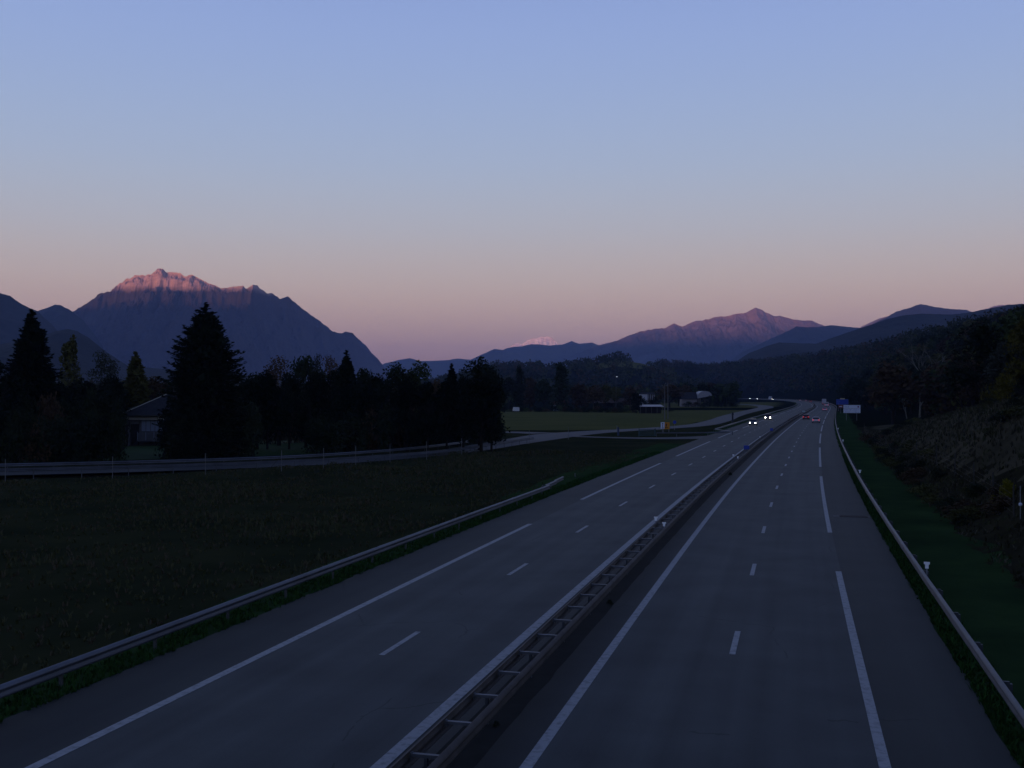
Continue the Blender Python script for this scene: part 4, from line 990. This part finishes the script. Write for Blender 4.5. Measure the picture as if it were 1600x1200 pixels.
for i in range(14):
    px = 1108+i*3.2; Y = 590+hb.uniform(-12,12)
    if offs((px-800)/F*Y, Y) < -23: ptree('hedge_bush', ('bush','bush_b')[i % 2], px, 619+hb.uniform(-2,2), Y, 13, ('dark','black','green')[i % 3], 'low %s bush under the trees, %s' % (CW[('dark','black','green')[i % 3]], where(px, [(1125,'right of the arched hangar'),(1145,'midway between hangar and bend'),(1165,'left of the farthest headlights'),(1300,'by the bend of the side road')])), group='hedge under the trees by the bend', cat='bush')
# far woods: thousands, one mesh
def far_wood():
    r = random.Random(33); V = []; Fc = []; MI = []; n = 0
    def one(x, y, hh, ww, leaf, nq):
        z = H(x, y); mi = r.choice((0,0,0,1,2,3))
        for k in range(nq):
            v = Vector((r.gauss(0,1), r.gauss(0,1), r.gauss(0,1))).normalized()*r.uniform(.6,1.05)
            q = Vector((x+v.x*ww*.5, y+v.y*ww*.5, z+hh*.55+v.z*hh*.5)); quad(V, Fc, q, leaf, r); MI.append(mi)
    # the slope beyond the single trees
    i = 0
    while i < 3000:
        y = r.uniform(300, 2500); o = r.uniform(20, 330)
        x, yy, _ = rp(min(y, 1800), o); 
        if y > 1800: x = cx(1800)+o-150-(y-1800)*.1; yy = y
        px = 800+x/yy*F
        i += 1
        if not (1030 < px < 1720): continue
        if y < 640 and o < 140: continue
        if 640 <= y and o < 24: continue
        hh = r.uniform(10,19); one(x, yy, hh, hh*r.uniform(.85,1.3), 1.1 if y < 900 else 1.6, 84 if y < 900 else 52)
    # low hill that closes the plain, and the woods at its foot
    for _ in range(2600):
        y = r.uniform(700, 2300); px = r.uniform(560, 1240); x = (px-800)/F*y
        if y < 1300 and noise.noise(Vector((x*.008, y*.008, 3))) < .05: continue
        if offs(x, y) > -30 and y < 1700: continue
        if px > 1148 and y < 1560: continue
        if y > 1500 and 985 < px < 1050 and noise.noise(Vector((x*.012, y*.006, 9))) < .25: continue
        one(x, y, r.uniform(9,15), r.uniform(10,16), 1.9, 30)
    for _ in range(900):
        y = r.uniform(500, 1500); px = r.uniform(-60, 800); x = (px-800)/F*y
        one(x, y, r.uniform(9,14), r.uniform(10,16), 1.6, 30)
    mats = [leafmat('wood_dark', (.016,.024,.014), .2), leafmat('wood_green', (.042,.052,.020), .2), leafmat('wood_brown', (.046,.034,.020), .2), leafmat('wood_grey', (.034,.040,.030), .2)]
    o = mesh_obj('woodland', V, Fc, None, mats=mats, mi=MI); tag(o, 'distant dark woodland covering the hills beyond the bend of the motorway', 'woodland', kind='stuff')
far_wood()
# trees that stand out on the right
def bare(px, pyb, Y, hpx, lean, label, seed, spread=.45):
    r = random.Random(seed); x = (px-800)/F*Y; h = hpx/F*Y; b = MB(); tips = []; z = H(x, Y)
    e = empty('bare_tree', (x, Y, z-.1), 0, label, 'tree')
    limb_tree(b, Vector((0,0,-.2)), Vector((lean,0,1)).normalized(), h*.015, h*.34, 4, r, tips, spread, 3)
    b.build('trunk', M_pale_bark, e); t = MB()
    for q in tips:
        for k in range(3): t.tube(q, q+Vector((r.uniform(-1,1), r.uniform(-1,1), r.uniform(.1,1)))*h*.06, .018, .006, 3, cap=False)
    t.build('twigs', M_pale_bark, e)
bare(1417, 653, ground_hit(1417,654)[1], 62, -.14, 'short pale bare tree, left of the two at the top of the dry bank', 4)
bare(1437, 653, ground_hit(1437,652)[1], 116, .03, 'tall pale bare tree with wide forks, right of the short one on the bank', 9, .38)
ptree('broad_tree', 'dec_c', 1606, 486, 120, 74, 'yellow', 'tree with yellowing leaves cut by the right edge of the photo')
ptree('bush', 'bush_b', 1566, 586, 112, 60, 'yellow', 'yellow-brown bush at the top of the dry bank near the right edge', cat='bush')
ptree('young_tree', 'bush', 1572, 746, ground_hit(1572,784)[1], 34, 'gold', 'small sapling with bright yellow leaves on the lower bank', cat='sapling')
ptree('young_tree', 'bush', 1552, 770, ground_hit(1552,790)[1], 16, 'gold', 'low yellow shoot left of the bright yellow sapling', cat='sapling')
# a knob on a thin stake on the bank
x, yk, _ = ground_hit(1593.5, 812); e = empty('marker_stake', (x, yk, H(x, yk)), 0, 'thin stake with a pale round knob on the bank at the right edge', 'stake')
hk = CAM_H-(788-615)/F*yk-H(x, yk); MB().tube((0,0,-.2),(0,0,hk+.9),.02,n=6).build('stake_shaft', M_gplast, e)
kb = MB(); loft(kb, [[(math.cos(t*.785)*rr, math.sin(t*.785)*rr, hk+zz) for t in range(8)] for rr, zz in ((.02,-.09),(.075,-.06),(.09,0),(.075,.06),(.02,.09))]); kb.build('knob', M_white, e)

# bushes and brambles on the bank
bb = random.Random(12); k = 0
while k < 120:
    y = bb.uniform(34, 185); o = 13.6+9*bb.random()**1.8
    dens = noise.noise(Vector((y*.05, o*.12, 4)))
    if dens < -.02 and bb.random() > .12: continue
    if o > 16.5 and dens < .2: continue
    x, yy, _ = rp(y, o); hh = bb.uniform(.4, 1.05)
    cl = bb.choice(('dark','brown','dark','olive')); pz = 'level with the yellow sapling' if yy < 50 else 'just beyond the yellow sapling' if yy < 70 else 'halfway along the wire fence' if yy < 100 else 'near the far fence end' if yy < 140 else 'towards the white road sign'
    tree('bramble_bush', bb.choice(('bush','bush_b')), x, yy, hh, hh*bb.uniform(2.0,3.4), cl, '%s %s bramble bush %s, %s' % ('tall' if hh > .75 else 'low', CW[cl], 'at the foot of the bank' if o < 16 else 'up on the dry bank', pz), 'bush', 'brambles on the right bank'); k += 1
# weeds in the median
for px, py, s_ in ((953,945,.20),(1141,743,.3),(775,1134,.13)):
    x, y = gp(px, py); tree('weed', 'bush', x, y, s_, s_*1.5, 'dark', 'small dark weed tuft growing from the asphalt beside the median barrier', 'weed', 'weeds beside the median', z=.1)

# ------------------------------------------------------------------ grass and weeds as geometry
def tufts(name, m, spots, label, rnd, hgt=(.22,.5), blades=5, wid=.03, mats=None):
    V = []; Fc = []; MI = []
    for (x, y, z, s_) in spots:
        mi = rnd.randrange(len(mats)) if mats else 0
        for k in range(blades):
            a = rnd.uniform(0, 6.28); r_ = rnd.uniform(0,.16)*s_; bx = x+math.cos(a)*r_; by = y+math.sin(a)*r_; hh = rnd.uniform(*hgt)*s_; ln = rnd.uniform(.3,1.1)*hh; a2 = rnd.uniform(0, 6.28); w_ = wid*rnd.uniform(.6,1.4)
            ux, uy = math.cos(a2+1.57)*w_, math.sin(a2+1.57)*w_; n0 = len(V)
            V += [(bx-ux,by-uy,z-.03),(bx+ux,by+uy,z-.03),(bx+math.cos(a2)*ln*.4+ux*.7,by+math.sin(a2)*ln*.4+uy*.7,z+hh*.6),(bx+math.cos(a2)*ln*.4-ux*.7,by+math.sin(a2)*ln*.4-uy*.7,z+hh*.6),(bx+math.cos(a2)*ln,by+math.sin(a2)*ln,z+hh)]
            Fc += [(n0,n0+1,n0+2,n0+3),(n0+3,n0+2,n0+4)]; MI += [mi, mi]
    o = mesh_obj(name, V, Fc, m, mats=mats, mi=MI if mats else None); tag(o, label, 'grass', kind='stuff')
tg = random.Random(77)
MG = [mat('meadow_blades', (.066,.066,.030), 1, .0), mat('dead_stalks', (.070,.058,.036), 1, .0), mat('dark_blades', (.048,.054,.024), 1, .0)]
sp_ = []
while len(sp_) < 11000:
    u = tg.random(); y = 24+105*u**.8; o = -tg.uniform(12.9, 75)
    x, yy, _ = rp(y, o)
    if x/yy*F < -830 or yy < 16: continue
    # stay this side of the side road
    sy = min(SIDEP[:260:4], key=lambda p: abs(p.x-x)).y
    if yy > sy-4: continue
    nn = noise.noise(Vector((x*.12, yy*.12, 5)))
    if nn < -.15 and tg.random() > .3: continue
    sp_.append((x, yy, H(x, yy), (.3+.6*max(0, nn)+tg.uniform(0,.5)**2)*(1 if o < -14.5 else .5)))
tufts('meadow_grass', None, sp_, 'rough dark grass and dead weeds in the wedge left of the motorway', tg, mats=MG)
sp_ = []
while len(sp_) < 13000:
    y = 28+170*tg.random()**1.1; o = tg.uniform(13.2, 34); x, yy, _ = rp(y, o); sp_.append((x, yy, H(x, yy), tg.uniform(.5,1.1)*(1 if o > 18 else .8)))
MD = [mat('dry_blades', (.10,.090,.060), 1, .0), mat('dry_brown_blades', (.05,.045,.029), 1, .0), mat('brown_blades', (.036,.034,.02), 1, .0), MG[2]]
tufts('bank_grass', None, sp_, 'long dry grass and weeds on the bank right of the motorway', tg, mats=MD, blades=5)
sp_ = []
MV = [mat('verge_blades', (.026,.066,.016), 1, .0), mat('verge_blades_dark', (.018,.048,.013), 1, .0)]
for side in range(2):
    for _ in range(5000):
        y = 19+110*tg.random()**1.1; o = 9.3+.8*tg.random()**1.5 if side else -(11.9+1.2*tg.random()); x, yy, _ = rp(y, o)
        if not side and 152 < yy < 186: continue
        sp_.append((x, yy, max(H(x, yy), -.06)+.03, tg.uniform(.25,.5)))
tufts('verge_grass', None, sp_, 'short green grass on the strips beside both hard shoulders', tg, mats=MV, blades=4, wid=.022)
# lawns glimpsed between the dark trees
def patch(name, pts, z, m):
    o = mesh_obj(name, [(x, y, z) for x, y in pts], [tuple(range(len(pts)))], m); o['kind'] = 'structure'
patch('track', [ground_hit(px, py)[:2] for px, py in ((1352,641),(1366,642.5),(1392,655),(1404,662),(1398,662.5),(1384,655),(1362,645))], .55, M_side) if False else None
M_lawn = mat('lawn_grass', (.030,.060,.016), .95, .1, var=(.018,.040,.011), scale=.4)
def lw(a): return [((px-800)/F*Y, Y) for px, Y in a]
patch('lawn', lw([(150,116),(262,120),(262,150),(150,146)]), -.045, M_lawn)
patch('lawn', lw([(380,124),(500,130),(500,168),(380,162)]), -.045, M_lawn)

# ------------------------------------------------------------------ buildings
M_wall = mat('rendered_wall', (.11,.105,.11), .85, .2, var=(.08,.077,.08), scale=1.2); M_roofd = mat('slate_roof', (.032,.032,.036), .9, .1, var=(.02,.02,.024), scale=1.5)
M_cream = mat('cream_fascia', (.28,.26,.21), .8); M_shut = mat('pale_blue_panel', (.17,.20,.26), .6); M_win = mat('dark_window', (.01,.012,.016), .15)
M_garage = mat('dark_opening', (.012,.010,.014), .9)
Y0 = 150; X0 = (187-800)/F*Y0
e = empty('house', (X0, Y0, -.06), 0, 'low house with dark hipped roof and balcony, half hidden behind the big conifer', 'house')
MB().box(.5,12.5,.8,9,0,4.15).build('wall', M_wall, e)
MB().box(.5,12.6,.3,.62,3.62,4.08).build('fascia', M_cream, e)
MB().box(.2,12.9,-.2,.28,4.16,4.30).build('gutter', M_gplast, e)
rf = MB(); rf.poly([(0,-.4,4.31),(13,-.4,4.31),(9,4.9,7.3),(5.2,4.9,7.3)]); rf.poly([(13,-.4,4.31),(13,9.8,4.31),(9,4.9,7.3)]); rf.poly([(13,9.8,4.31),(0,9.8,4.31),(5.2,4.9,7.3),(9,4.9,7.3)]); rf.poly([(0,9.8,4.31),(0,-.4,4.31),(5.2,4.9,7.3)]); rf.poly([(0,-.4,4.305),(0,9.8,4.305),(13,9.8,4.305),(13,-.4,4.305)])
ro = rf.build('roof', M_roofd, e)
MB().tube((0,-.4,4.33),(5.2,4.9,7.33),.07,n=6).build('ridge_cap', M_cream, ro); MB().box(6.2,6.9,4.3,5.2,6.9,8.1).build('chimney', M_wall, ro)
MB().box(.7,2.5,.76,.80,.05,3.0).build('garage_opening', M_garage, e); MB().box(.5,2.6,.60,.79,3.02,3.5).build('lintel', M_wall, e)
wd = MB().box(2.75,6.6,.74,.79,2.0,3.5).build('window', M_shut, e)
for i in range(6): MB().box(2.8+.64*i,2.86+.64*i,.70,.739,2.0,3.5).build('frame', M_wall, wd)
bl = MB().box(2.7,7.4,-.5,-.44,.75,1.85).build('balcony_panel', M_wall, e)
for i in range(5): MB().box(2.7+1.15*i,2.76+1.15*i,-.56,-.501,.75,1.95).build('balcony_post', M_shut, e)
MB().box(2.7,7.4,-.44,.74,.60,.74).build('balcony_floor', M_wall, e)
MB().box(1.0,1.3,.45,.75,0,3.0).build('pillar', M_wall, e)
Y0 = 520
e = empty('barn', ((1001-800)/F*Y0, Y0, -.06), 0, 'pale two-storey farm building with an open bay of dark slots beyond the field', 'building')
MB().box(0,3.4,0,6,0,7.0).build('wall', mat('white_wall', (.42,.42,.45), .8), e); rr = MB(); rr.poly([(-.2,-.3,7.05),(7,-.3,7.05),(7,3,7.9),(-.2,3,7.9)]); rr.poly([(-.2,3,7.9),(7,3,7.9),(7,6.3,7.05),(-.2,6.3,7.05)]); rr.build('roof', M_roofd, e)
MB().box(3.41,6.8,1.2,6,0,7.0).build('open_bay', M_garage, e)
for i in range(4): MB().box(3.9+.85*i,4.15+.85*i,.2,.5,0,6.98).build('column', mat('white_wall', (.4,.4,.43), .8) if i == 0 else bpy.data.materials['white_wall'], e)
Y0 = 392
e = empty('shed', ((1000-800)/F*Y0, Y0, -.06), 0, 'open shed with a flat pinkish metal roof at the far side of the field', 'shed')
rr = MB(); rr.poly([(-.2,0,2.55),(8.9,0,2.55),(8.3,5.5,3.25),(.6,5.5,3.25)]); rr.poly([(-.2,0,2.50),(.6,5.5,3.18),(8.3,5.5,3.18),(8.9,0,2.50)]); rr.build('roof', mat('pink_grey_sheet', (.26,.21,.22), .45, .5, var=(.18,.15,.16), scale=.6), e)
MB().box(.3,8.4,4.8,5.0,0,3.0).build('back_wall', M_garage, e)
for i in range(5): MB().box(.1+2.05*i,.25+2.05*i,.15,.3,0,2.48).build('post', M_pole, e)
Y0 = 600
e = empty('barn', ((1066-800)/F*Y0, Y0, -.06), 0, 'long grey-roofed barn joined to a pale arched hangar at its right end', 'barn')
MB().box(0,8.5,1,9,0,4.2).build('wall', mat('brown_grey_wall', (.17,.15,.15), .9), e); rr = MB(); rr.poly([(-.4,.3,4.25),(8.7,.3,4.25),(8.7,5,8.2),(-.4,5,8.2)]); rr.poly([(-.4,5,8.2),(8.7,5,8.2),(8.7,9.7,4.25),(-.4,9.7,4.25)]); rr.build('roof', M_roofd, e)
ar = MB(); n = 12
ar_out = [(8.8+8.2*(.5-.5*math.cos(math.pi*k/n*.92)), 4.6+4.2*math.sin(math.pi*k/n*.92)**.7) for k in range(n+1)]
for k in range(n):
    (xa, za), (xb, zb_) = ar_out[k], ar_out[k+1]
    ar.poly([(xa,0,za),(xb,0,zb_),(xb,14,zb_),(xa,14,za)])
ar.poly([(8.8,0,4.6)]+[(a,.01,b) for a, b in ar_out[1:-1]][::1]+[(ar_out[-1][0],.01,ar_out[-1][1])])
ar.build('arched_roof', mat('pale_sheet', (.24,.24,.26), .5, .4), e); MB().box(9,11,2,12,0,4.6).box(14.5,16.8,2,12,0,3.9).build('hangar_wall', M_wall, e)
Y0 = 500
e = empty('long_shed', ((928-800)/F*Y0, Y0, -.06), 0, 'long low building with a dull pink roof between hedges beyond the field', 'shed')
MB().box(0,16,.5,7,0,3.0).build('wall', M_garage, e); rr = MB(); rr.poly([(-.3,0,3.0),(16.3,0,3.0),(16.3,3.7,5.2),(-.3,3.7,5.2)]); rr.poly([(-.3,3.7,5.2),(16.3,3.7,5.2),(16.3,7.4,3.0),(-.3,7.4,3.0)]); rr.build('roof', mat('dull_pink_tiles', (.13,.095,.085), .8, .2, var=(.09,.07,.06), scale=.8), e)
Y0 = 450
e = empty('small_house', ((864-800)/F*Y0, Y0, -.06), 0, 'little house with a dark red roof and pale turquoise gable beyond the field', 'house')
MB().box(.3,5,.5,5,0,2.6).build('wall', mat('turquoise_wall', (.17,.24,.25), .8), e); rr = MB(); rr.poly([(0,0,2.6),(5.3,0,2.6),(5.3,2.8,4.4),(0,2.8,4.4)]); rr.poly([(0,2.8,4.4),(5.3,2.8,4.4),(5.3,5.6,2.6),(0,5.6,2.6)]); rr.build('roof', mat('dark_red_tiles', (.10,.03,.022), .8, .2), e)
MB().box(2.9,3.9,.46,.49,.9,2.0).build('window', M_win, e)
x = (806-800)/F*425; e = empty('parked_van', (x, 425, -.06), .25, 'tiny white parked van at the left end of the field edge', 'van')
b = MB(); loft(b, [ring(-2.2, .9, .4, 1.9, .12), ring(.9, .9, .4, 1.9, .15), ring(1.5, .88, .4, 1.2, .2), ring(2.2, .8, .4, 1.0, .15)]); b.build('body', M_vanw, e)
b = MB(); b.poly([(-.75,1.54,1.24),(.75,1.54,1.24),(.72,.98,1.80),(-.72,.98,1.80)]); b.build('windscreen', M_glass, e)
for s_ in (-1, 1):
    wheel(e, s_*.8, 1.4); wheel(e, s_*.8, -1.4)

# ------------------------------------------------------------------ a few look-alikes are told apart by their order
_by = {}
for o in C.objects:
    if o.parent is None and 'label' in o and o.type == 'EMPTY' and o.location.y > 1: _by.setdefault(o['label'], []).append(o)
for lab, g in _by.items():
    if len(g) in (2, 3) and len(lab.split()) <= 14:
        g.sort(key=lambda o: o.location.x/o.location.y)
        for o, w in zip(g, ('left one', 'right one') if len(g) == 2 else ('left one', 'middle one', 'right one')): o['label'] = lab+', '+w
    elif len(g) in (4, 5) and len(lab.split()) <= 13:
        g.sort(key=lambda o: o.location.x/o.location.y)
        for o, w in zip(g, ('leftmost one', 'second from left', 'third from left', 'fourth from left', 'fifth from left')): o['label'] = lab+', '+w
# ------------------------------------------------------------------ haze
def haze():
    b = MB().box(-17000, 19000, -17000, 17500, -3.5, 780)
    m = bpy.data.materials.new('valley_air'); m.use_nodes = True
    n = m.node_tree.nodes; l = m.node_tree.links
    for x in list(n): n.remove(x)
    o = n.new('ShaderNodeOutputMaterial'); v = n.new('ShaderNodeVolumePrincipled')
    v.inputs['Color'].default_value = (.42, .56, 1.0, 1); v.inputs['Density'].default_value = HAZE_D; v.inputs['Anisotropy'].default_value = 0.0
    l.new(v.outputs[0], o.inputs['Volume'])
    h = b.build('haze', m); h['kind'] = 'stuff'
HAZE_D = 6.0e-5
haze()
